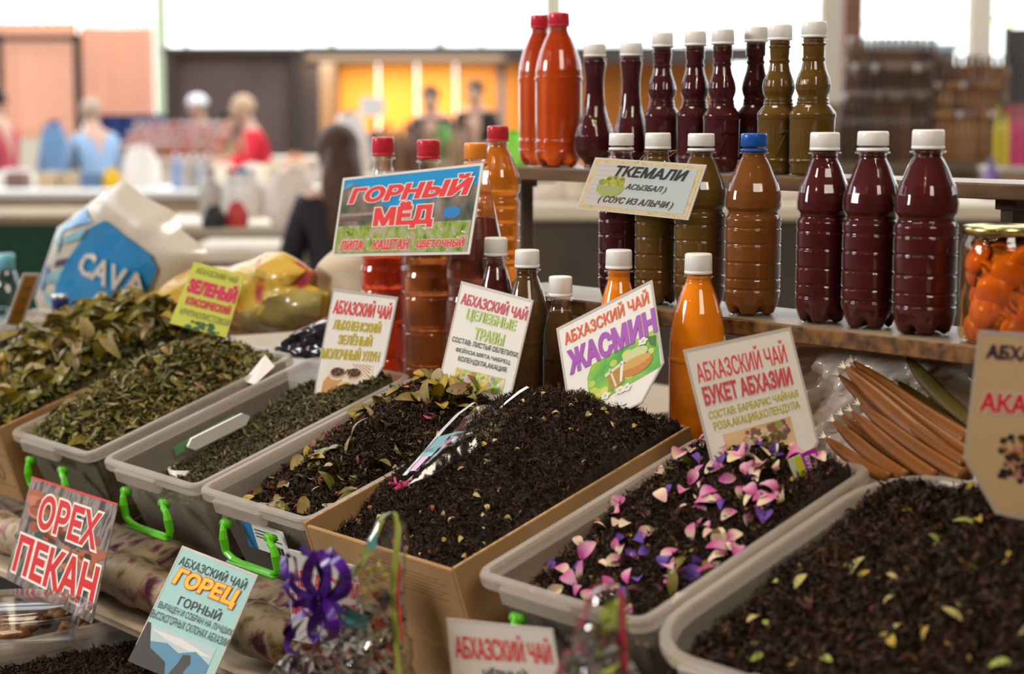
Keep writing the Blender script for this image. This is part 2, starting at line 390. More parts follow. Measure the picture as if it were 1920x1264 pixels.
    if hat:
        v, f = ell(.108*u, .12*u, .10*u, hc+np.array([0, -.005, .03])*u, -.1); mesh('cap', v, f, hat, p, True)
    return p
jean = mat('dark_trousers', (.03, .035, .06), .8); 
blond = mat('blond_hair', (.60, .42, .25), .6); brownh = mat('brown_hair', (.05, .025, .018), .55, col2=(.10, .05, .03), scale=40); darkh = mat('dark_hair', (.03, .02, .015), .5)
person('man in a light blue shirt seen from behind among the far left stalls', 186, 190, 15.5, .5, mat('light_blue_shirt', (.28, .42, .62), .8), jean, mat('sandy_hair', (.5, .36, .26), .6), lean=.18)
person('person in a white cap bending behind the jars before the brown kiosk', 384, 183, 18.9, 2.8, mat('black_apron', (.03, .025, .03), .8), jean, darkh, hat=mat('white_cap', (.85, .85, .9), .6), lean=.1)
person('person with light hair and a bright red top before the brown kiosk', 497, 184, 16.5, 1.9, mat('red_shirt', (.75, .03, .05), .8), jean, blond, lean=.14, arms=.8)
person('woman with long dark hair in a black jacket near the honey bottles', 640, 246, 7.0, .35, mat('black_jacket', (.025, .022, .03), .7), jean, brownh, long_hair=True, lean=.04, arms=.7)
person('dark haired person standing before the orange plywood wall', 812, 166, 19.8, 3.0, mat('dark_shirt', (.05, .04, .05), .8), jean, darkh, lean=.1)
person('person all in black in the darker half of the orange shop', 896, 155, 20.8, 2.9, mat('all_black', (.018, .018, .02), .8), jean, darkh, lean=.08)
person('person in a pink red top at the left edge', 4, 170, 16.0, 1.2, mat('pink_red_top', (.55, .08, .11), .8), jean, darkh, lean=.05)
person('person in a grey top half hidden by the light haired one', 412, 206, 19.7, -1.2, mat('charcoal_top', (.06, .06, .07), .8), jean, darkh, lean=.06)
# =================================================================== background stalls
cols = dict(cream=(.72, .62, .5), white=(.85, .85, .85), wood=(.42, .29, .18), green=(.03, .10, .06), tan=(.5, .4, .28))
def stall(px0, px1, py, y, top, skirt, label, depth=.8, skirtz=.02):
    """a market table whose near top edge shows at py"""
    z = py2z(py, y); x0, x1 = px2x(px0, y), px2x(px1, y)
    t = thing('market_table', label, 'table', ((x0+x1)/2, y+depth/2, 0)); hw = (x1-x0)/2; d = depth/2
    mesh('tabletop', *boxg(-hw, hw, -d, d, z-.05, z, .008), top, t)
    if skirt: mesh('skirt', *boxg(-hw+.02, hw-.02, -d+.02, -d+.05, skirtz, z-.05), skirt, t)
    for sx in (-1, 1):
        for sy in (-1, 1): mesh('leg', *boxg(sx*(hw-.08)-.03, sx*(hw-.08)+.03, sy*(d-.1)-.03, sy*(d-.1)+.03, 0, z-.05), mat('leg_wood', (.3, .2, .13), .6), t)
    return z
m_white = mat('white_cloth', (.80, .78, .74), .6); m_cream = mat('cream_cloth', (.66, .56, .44), .7, col2=(.74, .65, .53), scale=3)
m_tan = mat('tan_board', (.33, .24, .15), .6, col2=(.40, .30, .19), scale=3); m_green = mat('dark_green_cloth', (.02, .07, .045), .8); m_dark = mat('dark_skirt', (.085, .065, .05), .8, col2=(.05, .04, .035), scale=3)
zA = stall(-120, 585, 358, 13.5, m_white, m_tan, 'long white topped table crossing the left background', 1.0)
zB = stall(-260, 235, 402, 9.5, m_tan, m_green, 'dark brown table with a green cloth at the left edge', .7)
zC = stall(215, 700, 297, 17.2, m_cream, m_cream, 'far cream clothed table below the person in red', .9)
zD = stall(250, 1080, 420, 9.0, m_cream, m_tan, 'cream table running behind the blue and white bag', .9)
zE = stall(612, 1500, 330, 11.5, m_cream, m_cream, 'cream table of bottles behind the honey bottles', .9)
zF = stall(985, 2000, 385, 6.0, m_cream, m_dark, 'pale counter seen between the two shelves', 1.0)
zG = stall(1480, 2300, 300, 8.6, m_cream, m_tan, 'produce table in the right background', 1.0)
BGM = {}
def bgm(c, r=.3, clearish=False):
    k_ = ('bg', c, r)
    if k_ not in BGM: BGM[k_] = mat('goods_%d' % len(BGM), c, r, coat=.4)
    return BGM[k_]
def small_bottle(x, y, z, h, r, c, capc, label, group, name='bottle', cat='bottle'):
    t = thing(name, label, cat, (x, y, z), 0, group)
    mesh('glass_body', *lathe([(r*.9, 0), (r, .02*h), (r, .6*h), (r*.85, .68*h), (r*.4, .82*h), (r*.38, .9*h)], 16), bgm(c), t, True)
    mesh('cap', *lathe([(r*.45, .89*h), (r*.46, .99*h), (r*.4, h)], 12), bgm(capc), t, True)
    return t
def small_jar(x, y, z, h, r, c, capc, label, group):
    t = thing('jar', label, 'jar', (x, y, z), 0, group)
    mesh('jar_body', *lathe([(r*.9, 0), (r, .05*h), (r, .75*h), (r*.85, .85*h)], 16), bgm(c), t, True)
    mesh('lid', *lathe([(r*.92, .84*h), (r*.94, .98*h), (r*.85, h)], 16), bgm(capc), t, True)
def small_box(x, y, z, wx, wy, h, c, label, group=None, name='carton', cat='box', rz=0):
    t = thing(name, label, cat, (x, y, z), rz, group)
    mesh('box_body', *boxg(-wx/2, wx/2, -wy/2, wy/2, 0, h, .006), bgm(c, .6), t)
    mesh('box_tape', *boxg(-wx*.08, wx*.08, -wy/2-.002, wy/2+.002, h*.7, h+.002), bgm(tuple(min(1, q*1.3) for q in c), .5), t)
def bag(name, label, P, wx, wy, h, m, group=None, rz=0, n1=24, n2=14, cat='bag', crump=.12, top=.35, seed=0, handle=None):
    """a crumpled soft bag standing at P"""
    rr = np.random.default_rng(seed); ph = rr.uniform(0, 6.28, (6,))
    t = thing(name, label, cat, tuple(P), rz, group); v = []; f = []
    for j in range(n2+1):
        tt = j/n2; prof = (1-.12*(1-tt)) * (math.cos(max(0, tt-.15)*1.6)*(1-top)+top if tt > .15 else .9+tt*.6)
        for i in range(n1):
            a = 2*math.pi*i/n1
            c_ = 1+crump*(math.sin(3*a+ph[0]+tt*4)*.5+math.sin(7*a+ph[1]-tt*6)*.3+math.sin(11*a+ph[2]+tt*9)*.25)
            x = math.copysign(abs(math.cos(a))**.7, math.cos(a))*wx/2*prof*c_; y = math.copysign(abs(math.sin(a))**.7, math.sin(a))*wy/2*prof*c_
            z = h*tt*(1+.06*math.sin(4*a+ph[3])*tt)
            v.append((x, y, z))
    for j in range(n2):
        for i in range(n1): i2 = (i+1) % n1; f.append((j*n1+i, j*n1+i2, (j+1)*n1+i2, (j+1)*n1+i))
    f.append(tuple(range(n1-1, -1, -1))); f.append(tuple(range(n2*n1, n2*n1+n1)))
    mesh('bag_body', v, f, m, t)
    mesh('bag_neck', *lathe([(min(wx, wy)*.16, h*.96), (min(wx, wy)*.1, h*1.03), (min(wx, wy)*.2, h*1.12)], 14, rf=lambda a, z: 1+.25*math.sin(5*a)), m, t)
    return t
# jars before the kiosk (pinkish lids, three rows)
for rI in range(3):
    for i in range(11):
        x = px2x(236+i*17+rI*6, 17.4)
        small_jar(x, 17.3+rI*.17, zC+rI*.09, .15, .036, random.choice([(.45, .13, .08), (.36, .2, .13), (.5, .22, .18)]), random.choice([(.8, .7, .75), (.75, .45, .45), (.85, .8, .8)]),
                  'small jar in the rows of jars on the far cream table', 'jars on the far cream table')
st = thing('jar_riser', 'stepped riser under the rows of far jars', 'riser', (px2x(330, 17.4), 17.5, zC))
for i in (1, 2): mesh('step', *boxg(-.5, .55, -.03+.17*(i-1), .3, 0, .09*i-.002), m_tan, st)
# white topped table goods
for i, (p, c) in enumerate([(90, (.55, .4, .25)), (135, (.5, .38, .25)), (170, (.12, .18, .3)), (30, (.2, .12, .1))]):
    small_box(px2x(p, 14.0), 14.0, zA, .15, .2, .12, c, ['small brown carton left on the white topped table', 'tan carton beside the blue one on the white table', 'dark blue carton on the white topped table', 'dark reddish carton at the left end of the white table'][i])
bag('plastic_bag', 'yellow bag on the white topped table', (px2x(207, 14), 14, zA), .15, .13, .14, mat('yellow_plastic', (.80, .48, .03), .35), seed=3)
bag('plastic_bag', 'big white bag on the white topped table', (px2x(262, 14), 14, zA), .30, .22, .30, mat('white_plastic', (.78, .70, .64), .35), seed=4)
bag('plastic_bag', 'white bag at the left end of the white topped table', (px2x(25, 14.2), 14.2, zA), .38, .22, .13, mat('white_plastic', (1, 1, 1)), seed=8)
bag('plastic_bag', 'pale blue bag behind the man in blue', (px2x(100, 16.5), 16.5, .75), .35, .3, .62, mat('blue_bag_bg', (.16, .30, .50), .5), seed=9)
for i, p in enumerate((328, 343, 360, 376, 388)):
    small_bottle(px2x(p, 13.8), 13.8, zA, .27-.02*(i % 2), .032, [(.25, .35, .6), (.55, .5, .5), (.42, .36, .3), (.5, .55, .62), (.38, .24, .15)][i], (.85, .9, .95), ['tall pale blue bottle at the left of the short row on the white table', 'tall greyish pink bottle second in the short row on the white table', 'tall brownish grey bottle in the middle of the short row on the white table', 'tall light grey blue bottle fourth in the short row on the white table', 'tall brown bottle at the right of the short row on the white table'][i], 'bottles on the white topped table')
for i, (p, c) in enumerate([(420, (.8, .7, .55)), (470, (.82, .76, .68)), (505, (.75, .62, .45))]):
    bag('sack', ['beige sack beside the bottles on the white table', 'pale sack in the middle of the white topped table', 'tan sack near the right end of the white table'][i], (px2x(p, 14), 14, zA), .26, .2, .17, mat('sack_%d' % i, c, .8), seed=20+i, cat='sack')
bag('gift_bag', 'multicoloured bag of teal and orange beside the long haired woman', (px2x(555, 14), 13.9, zA), .22, .18, .24, mat('motley', (.1, .4, .4), .4, ramp=[(.1, .45, .45), (.8, .6, .4), (.75, .3, .15), (.85, .85, .8)], scale=9), seed=25)
# goods on the table of the open shop and on zE
for i in range(16):
    p = 718+i*11
    small_bottle(px2x(p, 11.9), 11.8+.1*(i % 3), zE, .30+.03*math.sin(i*2.1), .035, random.choice([(.28, .14, .07), (.2, .1, .06), (.36, .22, .12), (.14, .06, .05)]), random.choice([(.5, .35, .25), (.3, .16, .1)]), 'brown bottle in the crowd behind the honey bottles', 'brown bottles on the cream table')
bag('plastic_bag', 'white bag hanging near the long haired woman', (px2x(655, 12), 12.0, zE), .30, .26, .36, mat('white_plastic', (1, 1, 1)), seed=31)
bag('coat_bundle', 'dark bundle of cloth below the white screen', (px2x(700, 12.0), 12.35, zE), .22, .2, .24, mat('dark_bundle', (.05, .04, .07), .7), seed=32, cat='cloth')
sgn = thing('price_board', 'small bright white board above the dark bundle', 'sign', tuple(aty(698, 200, 12.1)))
mesh('board', *boxg(-.08, .08, -.008, .008, -.06, .06, .003), mat('bright_board', (.95, .95, .95), .5), sgn); mesh('board_post', *tube([(0, 0, -.06), (0, 0, -.5)], .008), dark_frame, sgn)
fl = thing('flower_pot', 'pink flower with green leaves on the brown bottle table', 'plant', (px2x(832, 11.6), 11.62, zE))
for i in range(7): a = i*.9; mesh('petal', *lathe([(.002, -.01), (.028, .0), (.002, .012)], 10, cx=.03*math.cos(a), cy=.03*math.sin(a)), mat('pink_flower', (.85, .45, .45), .6), fl, True).location = (0, 0, .36)
mesh('pot', *lathe([(.03, 0), (.045, .10)], 14), m_tan, fl, True); mesh('stem', *tube([(0, 0, .08), (.004, 0, .34)], .006), mat('leaf_green_bg', (.2, .45, .12), .6), fl); mesh('leaf', *lathe([(.02, .20), (.05, .24), (.03, .32)], 10, rf=lambda a, z: 1+.3*math.sin(4*a)), mat('leaf_green_bg', (.2, .45, .12), .6), fl)
# right background: bottles and produce
for rI in range(3):
    for i in range(13):
        p = 1582+i*13+rI*5
        if p > 1748: continue
        small_bottle(px2x(p, 8.3+rI*.2), 8.3+rI*.2, zG+rI*.13, .30, .030, random.choice([(.09, .05, .03), (.16, .085, .04), (.12, .06, .045), (.07, .04, .03)]), random.choice([(.75, .72, .7), (.3, .22, .16), (.16, .1, .07), (.12, .08, .06)]), 'dark brown bottle on the tiered stand at the right', 'dark bottles on the right tiered stand')
    for i in range(11):
        p = 1752+i*12+rI*4
        small_bottle(px2x(p, 8.3+rI*.2), 8.3+rI*.2, zG+rI*.13, .22, .028, random.choice([(.22, .10, .04), (.30, .17, .08), (.12, .07, .04), (.26, .12, .05)]), random.choice([(.8, .76, .78), (.3, .2, .15), (.5, .28, .08), (.2, .12, .08)]), 'short amber bottle on the tiered stand at the right', 'amber bottles on the right tiered stand')
st = thing('bottle_riser', 'stepped wooden stand under the right background bottles', 'riser', (px2x(1740, 8.5), 8.5, zG))
for i in (1, 2): mesh('step', *boxg(-.52, .52, -.1+.2*(i-1), .3, 0, .13*i-.002), m_tan, st)
for i, (p, c) in enumerate([(1872, (.72, .58, .05)), (1888, (.85, .7, .1)), (1902, (.75, .1, .28)), (1917, (.85, .12, .3)), (1932, (.7, .05, .12))]):
    small_bottle(px2x(p, 7.9), 7.9, 1.28, .25, .017, c, random.choice([(.8, .1, .15), c]), ['olive yellow bottle at the right edge', 'bright yellow bottle at the right edge', 'magenta bottle left in the pink trio', 'pink bottle in the middle of the pink trio', 'deep red bottle at the right edge'][i], None)
sh = thing('display_block', 'pale block holding the yellow and pink bottles', 'stand', (px2x(1900, 7.9), 7.95, 0)); mesh('block_body', *boxg(-.1, .3, -.08, .1, 0, 1.278, .01), m_tan, sh); mesh('block_top', *boxg(-.105, .305, -.085, .105, 1.26, 1.279, .004), m_white, sh)
prod = [((.75, .22, .04), 'orange'), ((.25, .32, .08), 'green'), ((.5, .5, .3), 'pale'), ((.35, .08, .05), 'red'), ((.6, .45, .3), 'tan')]
for i in range(34):
    p = 1590+(i*37) % 330; c = prod[(i*3) % 5][0] if i % 7 else (.8, .25, .05)
    r_ = .032+.012*((i*5) % 3)
    o = mesh('fruit', *lathe([(.001, 0), (r_*.7, r_*.25), (r_, r_*.9), (r_*.7, r_*1.6), (r_*.15, r_*1.85)], 14), bgm(c, .5), None, True, (px2x(p, 7.9), 8.66+.07*((i*7) % 5)-.04, zG))
    tag(o, 'round fruit or vegetable in the mixed produce at the right', 'produce', 'produce on the right background table')
# near-left counter things behind the bag
for i, (p, c, cc) in enumerate([(392, (.55, .5, .48), (.5, .5, .5)), (432, (.8, .8, .8), (.7, .1, .1)), (452, (.85, .85, .86), (.1, .2, .5)), (470, (.8, .75, .7), (.85, .85, .8)), (512, (.82, .78, .72), (.8, .78, .6))]):
    small_bottle(px2x(p, 7.4), 7.4, zF-.12, .20, .045, c, cc, ['grey bottle behind the blue bag tip', 'white bottle with a red cap behind the bag', 'white bottle with a blue cap behind the bag', 'cream bottle with a pale cap behind the bag', 'squat cream bottle left of the woman'][i], None)
stall(330, 545, 470, 7.1, m_cream, m_dark, 'low cream table left of the long haired woman', .7)
bag('plastic_bag', 'rumpled white bag left of the long haired woman', (px2x(550, 7.3), 7.3, zF-.14), .22, .2, .20, mat('white_plastic', (1, 1, 1)), seed=41)
bag('pouch', 'red and white pouch on the low cream table', (px2x(440, 7.15), 7.15, zF-.14), .10, .08, .09, mat('red_pouch', (.6, .06, .06), .4), seed=42, cat='pouch')
bag('pouch', 'black pouch on the low cream table', (px2x(398, 7.1), 7.1, zF-.14), .10, .08, .08, mat('black_pouch', (.03, .03, .03), .4), seed=43, cat='pouch')
# things on the counter between the shelves
bag('plastic_bag', 'whitish bag on the pale counter between the shelves', (px2x(1035, 6.4), 6.4, zF), .26, .2, .16, mat('white_plastic', (1, 1, 1)), seed=44)
cup = thing('white_tub', 'white tub on the pale counter under the top shelf', 'tub', (px2x(1085, 6.25), 6.25, zF)); mesh('tub_body', *lathe([(.04, 0), (.05, .09), (.053, .095)], 20), m_white, cup, True); mesh('tub_label', *lathe([(.0445, .025), (.0495, .065)], 20, capb=False, capt=False), m_cream, cup)
bag('plastic_bag', 'white bag under the shelf left of the maroon bottles', (px2x(1478, 6.3), 6.3, zF), .2, .2, .12, mat('white_plastic', (1, 1, 1)), seed=45)
small_bottle(px2x(1862, 6.5), 6.5, zF, .14, .03, (.2, .12, .35), (.15, .1, .3), 'small violet bottle between the shelves above the fruit jar', None)
gb = bag('plastic_bag', 'bright green bag beside the orange red bottles', aty(962, 318, 4.8), .09, .09, .09, mat('lime_bag', (.25, .75, .08), .4), seed=46)
gs = thing('produce_stand', 'small tan stand under the bright green bag', 'stand', (px2x(968, 4.8), 4.8, 0)); zg = aty(962, 318, 4.8)[2]
mesh('stand_top', *boxg(-.1, .1, -.1, .1, zg-.03, zg, .004), m_tan, gs); mesh('stand_post', *boxg(-.04, .04, -.04, .04, 0, zg-.03), m_tan, gs)
# =================================================================== the stall structure
def slab(s0, s1, r0, r1, z0, z1, name, m, parent=None, b=0.002):
    v, f = boxg(s0, s1, r0, r1, z0, z1, b)
    return mesh(name, [S(*p) for p in v], f, m, parent)
wood = mat('shelf_wood', (.19, .105, .05), .6, col2=(.10, .055, .028), scale=9, stretch=(1, 1, 6), bump=.5, ndet=6)
chip = mat('chipboard_edge', (.23, .105, .028), .6, col2=(.07, .032, .012), scale=70, bump=.6, ndet=4)
chip_top = mat('board_top', (.33, .25, .175), .4, col2=(.22, .155, .10), scale=12, ndet=5)
floral = mat('floral_oilcloth', (.6, .5, .38), .4, scale=34, ndet=3, ramp=[(.04, .05, .02), (.26, .18, .10), (.42, .33, .22), (.42, .34, .23), (.28, .12, .12), (.09, .03, .05)])  # ramp darkened to carry the shadow cast by things around the cloth
def board(name, label, s0, s1, r0, r1, z0, z1, edge, top):
    t = thing(name, label, 'shelf', tuple(S((s0+s1)/2, (r0+r1)/2, z0))); o = np.array(t.location)
    v, f = boxg(s0, s1, r0, r1, z0, z1-.0012, .0012); mesh('plank', [S(*p)-o for p in v], f, edge, t)
    v, f = boxg(s0+.001, s1-.001, r0+.001, r1-.001, z1-.0012, z1); mesh('plank_face', [S(*p)-o for p in v], f, top, t)
    for k in range(6):
        q = S(s0+(s1-s0)*(k+.5)/6, r0+.03, z1)-o; mesh('nail', *lathe([(.0022, 0), (.0016, .0006)], 8, cx=q[0], cy=q[1]), mat('nail_dark', (.03, .03, .03), .4), t).location = (0, 0, q[2])
    return t
ZL, ZM, ZT = 1.10, 1.270, 1.4235
s_left = float(hit(885, 540, BH*1.53, BH)@A); s_lt = float(hit(968, 330, BH*1.73, BH)@A)
lowboard = board('ledge_board', 'low board behind the tea boxes carrying the front bottles', -2.9, -.55, 1.462, 1.70, ZL-.016, ZL, chip, chip_top)
midboard = board('shelf_plank', 'middle chipboard plank carrying the three maroon bottles and the jar', s_left, -.55, 1.53, 1.66, ZM-.0195, ZM, chip, chip_top)
topboard = board('shelf_plank', 'top plank carrying the row of slender sauce bottles', s_lt, -.55, 1.73, 1.85, ZT-.018, ZT, wood, chip_top)
postm = mat('post_brown', (.12, .08, .065), .6)
def post(px, r, w_, z1, label):
    q = hit(px, 400, BH*r, BH); s = q@A; t = thing('shelf_post', label, 'post', tuple(S(s, r, 0))); o = np.array(t.location)
    v, f = boxg(s-w_/2, s+w_/2, r-.012, r+.012, 0, z1, .002); mesh('upright', [S(*p)-o for p in v], f, postm, t)
    v, f = boxg(s-w_/2-.004, s+w_/2+.004, r-.016, r+.016, z1-.012, z1, .001); mesh('bracket', [S(*p)-o for p in v], f, postm, t)
post(984, 1.78, .014, ZT-.019, 'brown upright under the left end of the top plank')
post(1900, 1.78, .02, ZT-.019, 'brown upright under the top plank behind the fruit jar')
# sloping display table under floral oilcloth
t = thing('display_table', 'sloping display table under floral oilcloth carrying the tea boxes', 'table', tuple(S(-1.9, 1.3, 0))); o = np.array(t.location)
def slope(s0, s1, r0, r1, z0, z1, th):
    v = [S(s, r, z)-o for s in (s0, s1) for (r, z) in ((r0, z0), (r1, z1), (r1, z1-th), (r0, z0-th))]
    return v, [(0, 1, 2, 3), (7, 6, 5, 4), (0, 4, 5, 1), (1, 5, 6, 2), (2, 6, 7, 3), (3, 7, 4, 0)]
mesh('sloping_board', *slope(-3.6, -1.73, 1.135, 1.455, .895, 1.0, .02), floral, t); mesh('sloping_board', *slope(-1.73, -.5, 1.26, 1.455, .937, 1.0, .02), floral, t)
pts = [S(s, 1.118+.003*math.sin(s*31), .900+.003*math.sin(s*23))-o for s in np.linspace(-3.6, -1.76, 90)]
mesh('rolled_oilcloth', *tube(pts, [.030+.0028*math.sin(i*.9)+.0015*math.sin(i*2.3) for i in range(90)], 16), floral, t, True)
v, f = boxg(-3.6, -1.74, 1.075, 1.14, .852, .864, .002); mesh('edge_strip', [S(*p)-o for p in v], f, mat('pale_edge', (.55, .45, .33), .5), t)
v, f = boxg(-3.6, -.5, 1.28, 1.30, .0, .90); mesh('front_panel', [S(*p)-o for p in v], f, mat('under_dark', (.03, .025, .02), .8), t)
for s in (-3.5, -2.0, -.6):
    v, f = boxg(s-.02, s+.02, 1.40, 1.45, 0, .97); mesh('leg', [S(*p)-o for p in v], f, postm, t)
lt = thing('lower_table', 'lower dark table in front of the display holding small tubs', 'table', tuple(S(-1.9, .8, 0))); o = np.array(lt.location)
v, f = boxg(-3.2, -.4, .45, 1.06, .70, .72, .002); mesh('tabletop', [S(*p)-o for p in v], f, mat('lower_dark_cloth', (.035, .03, .026), .8), lt)
for s in (-3.1, -.5):
    for r in (.5, 1.0): v, f = boxg(s-.02, s+.02, r-.02, r+.02, 0, .70); mesh('leg', [S(*p)-o for p in v], f, postm, lt)
# =================================================================== tubs and cartons
milk = milky('frosted_plastic', (.58, .52, .45), .80, .28)
milk_rim = milky('frosted_rim', (.66, .58, .50), .54, .2)
green = mat('lime_plastic', (.10, .50, .015), .3, coat=.3)
def tub(label, s, W_, L_, H_=.125, z=1.05, r=1.11, yaw=0, rad=.022, latch=True, sticker=False, tilt=TI, mtx=None):
    M = mtx or boxmtx(s, z, r, yaw, tilt, H_); M = M.copy()
    t = thing('storage_tub', label, 'tub', mtx=M)
    v, f = rings(W_, L_, [(.030, 0), (.026, .002), (.0125, H_-.012), (.0145, H_-.012), (.0285, .004)], rad, True, True)
    mesh('tub_body', v, f, milk, t, False)
    v, f = rings(W_, L_, [(.0118, H_-.014), (.002, H_-.014), (0, H_-.011), (0, H_-.002), (.002, H_), (.0105, H_), (.0125, H_-.003), (.0125, H_-.012)], rad, False)
    mesh('rim', v, f, milk_rim, t, False)
    for end in ((0, -1), (1, 1)):
        y0 = -.004 if end[0] == 0 else L_-.006
        v, f = boxg(W_*.18, W_*.62, y0, y0+.010, H_-.024, H_-.003, .003); mesh('grip_lip', v, f, milk_rim, t)
        if not latch or end[0] == 1: continue
        yb = -.006 if end[0] == 0 else L_+.006; sg = end[1]
        xa, xb = W_*.28, W_*.68; dx = .008
        def arm(x, d_): return tube([(x, yb, H_-.030), (x+d_*.3, yb+sg*.006, H_-.034), (x+d_*.8, yb+sg*.009, H_-.036), (x+d_, yb+sg*.012, H_-.044), (x+d_, yb+sg*.014, H_-.060)], [.0042, .0042, .0044, .0055, .0050], 8)
        hd = mesh('latch_handle', *join([arm(xa, .006), arm(xb, .022),
            tube([(xa+.006, yb+sg*.013, H_-.050), (xa+.008, yb+sg*.015, H_-.060), (xa+.022, yb+sg*.016, H_-.066), ((xa+xb)/2+.012, yb+sg*.017, H_-.070), (xb+.010, yb+sg*.016, H_-.068), (xb+.021, yb+sg*.015, H_-.062), (xb+.022, yb+sg*.013, H_-.050)], .0044, 8),
            boxg(xa+.012, xb+.018, yb+min(sg*.010, sg*.022), yb+max(sg*.010, sg*.022), H_-.071, H_-.0665, .0015)]), green, t, False)
        for xx in (xa, xb): mesh('pivot', *tube([(xx-.007, yb, H_-.031), (xx+.007, yb, H_-.031)], .0055, 10), green, hd, True)
    if sticker:
        q = mesh('product_sticker', *boxg(W_*.33, W_*.70, .0085, .0092, H_-.066, H_-.030), mat('sticker_white', (.8, .8, .78), .5), t)
        mesh('sticker_band', *boxg(W_*.33, W_*.41, .0080, .0086, H_-.066, H_-.030), mat('sticker_blue', (.02, .22, .55), .4), q)
        for b_ in range(9): mesh('barcode_bar', *boxg(W_*.53+b_*.0035, W_*.53+b_*.0035+.0015+.0008*(b_ % 2), .0080, .0086, H_-.064, H_-.054), mat('ink_black', (.02, .02, .02), .5), q)
        for b_ in range(3): mesh('print_line', *boxg(W_*.43, W_*.66-.006*b_, .0080, .0086, H_-.048+b_*.0045, H_-.0468+b_*.0045), MATS['ink_black'], q)
    return t, M
kraft = mat('kraft_board', (.40, .235, .105), .75, col2=(.34, .195, .082), scale=14, ndet=5, bump=.15)
kraft_e = mat('kraft_cut_edge', (.50, .33, .17), .8, col2=(.30, .18, .09), scale=160, stretch=(1, 1, .2))
def carton(label, s, W_, L_, H_, z=1.05, r=1.11, yaw=0, deep=0):
    M = boxmtx(s, z, r, yaw, TI, H_); t = thing('cardboard_carton', label, 'carton', mtx=M); th = .005
    for nm, b in (('side_panel', (0, th, 0, L_, 0, H_)), ('side_panel', (W_-th, W_, 0, L_, 0, H_)), ('end_panel', (th, W_-th, 0, th, 0, H_-.003)), ('end_panel', (th, W_-th, L_-th, L_, 0, H_+.002)), ('bottom_panel', (th, W_-th, th, L_-th, 0, th))):
        q = mesh(nm, *boxg(*b[:2], *b[2:4], *b[4:], .0012), kraft, t)
        if deep and nm == 'side_panel':
            bpy.data.objects.remove(q); y_ = .09; pl_ = [(0, -deep), (y_, -deep), (y_, 0), (L_, 0), (L_, H_), (0, H_)]
            q = mesh(nm, [(x_, a_, c_) for x_ in b[:2] for a_, c_ in pl_], [(0, 1, 2, 3, 4, 5), (11, 10, 9, 8, 7, 6)]+[(k_, k_+6, (k_+1) % 6+6, (k_+1) % 6) for k_ in range(6)], kraft, t)
        if nm == 'side_panel': mesh('cut_edge', *boxg(b[0]+.0008, b[1]-.0008, .002, L_-.002, H_-.0004, H_+.0006), kraft_e, q)
    if deep: mesh('end_panel', *boxg(.0003, W_-.0003, -.0005, .003, -deep, .002), kraft, t); mesh('bottom_panel', *boxg(th, W_-th, .003, .09, -deep, -deep+th), kraft, t)
    return t, M
HT = .125
tubs = {}
tubs['A'] = tub('frosted tub of dried green tea behind the red and white nut sign, green latches', -2.486, .248, .35)
tubs['C'] = tub('frosted tub half full of rolled green tea, second tub with green latches', -2.2055, .2475, .352)
tubs['D'] = tub('frosted tub with a blue white sticker, full of leafy black tea', -1.9565, .2445, .35, sticker=True)
tubs['E'] = carton('open cardboard carton full of black jasmine tea in the middle', -1.716, .275, .345, .105, deep=.085)
tubs['G'] = tub('frosted tub of black tea with pink petals, right of the cardboard carton', -1.416, .245, .335)
tubs['H'] = tub('large round cornered tub of black tea at the lower right', -1.165, .37, .37, H_=.15, r=1.083, z=1.041, rad=.075, latch=False)
tubs['B'] = carton('cardboard carton heaped with big green leaves at the left', -2.815, .30, .37, .12)
tubs['J'] = tub('frosted tub at the far left edge behind the leaf carton', -3.085, .255, .35)
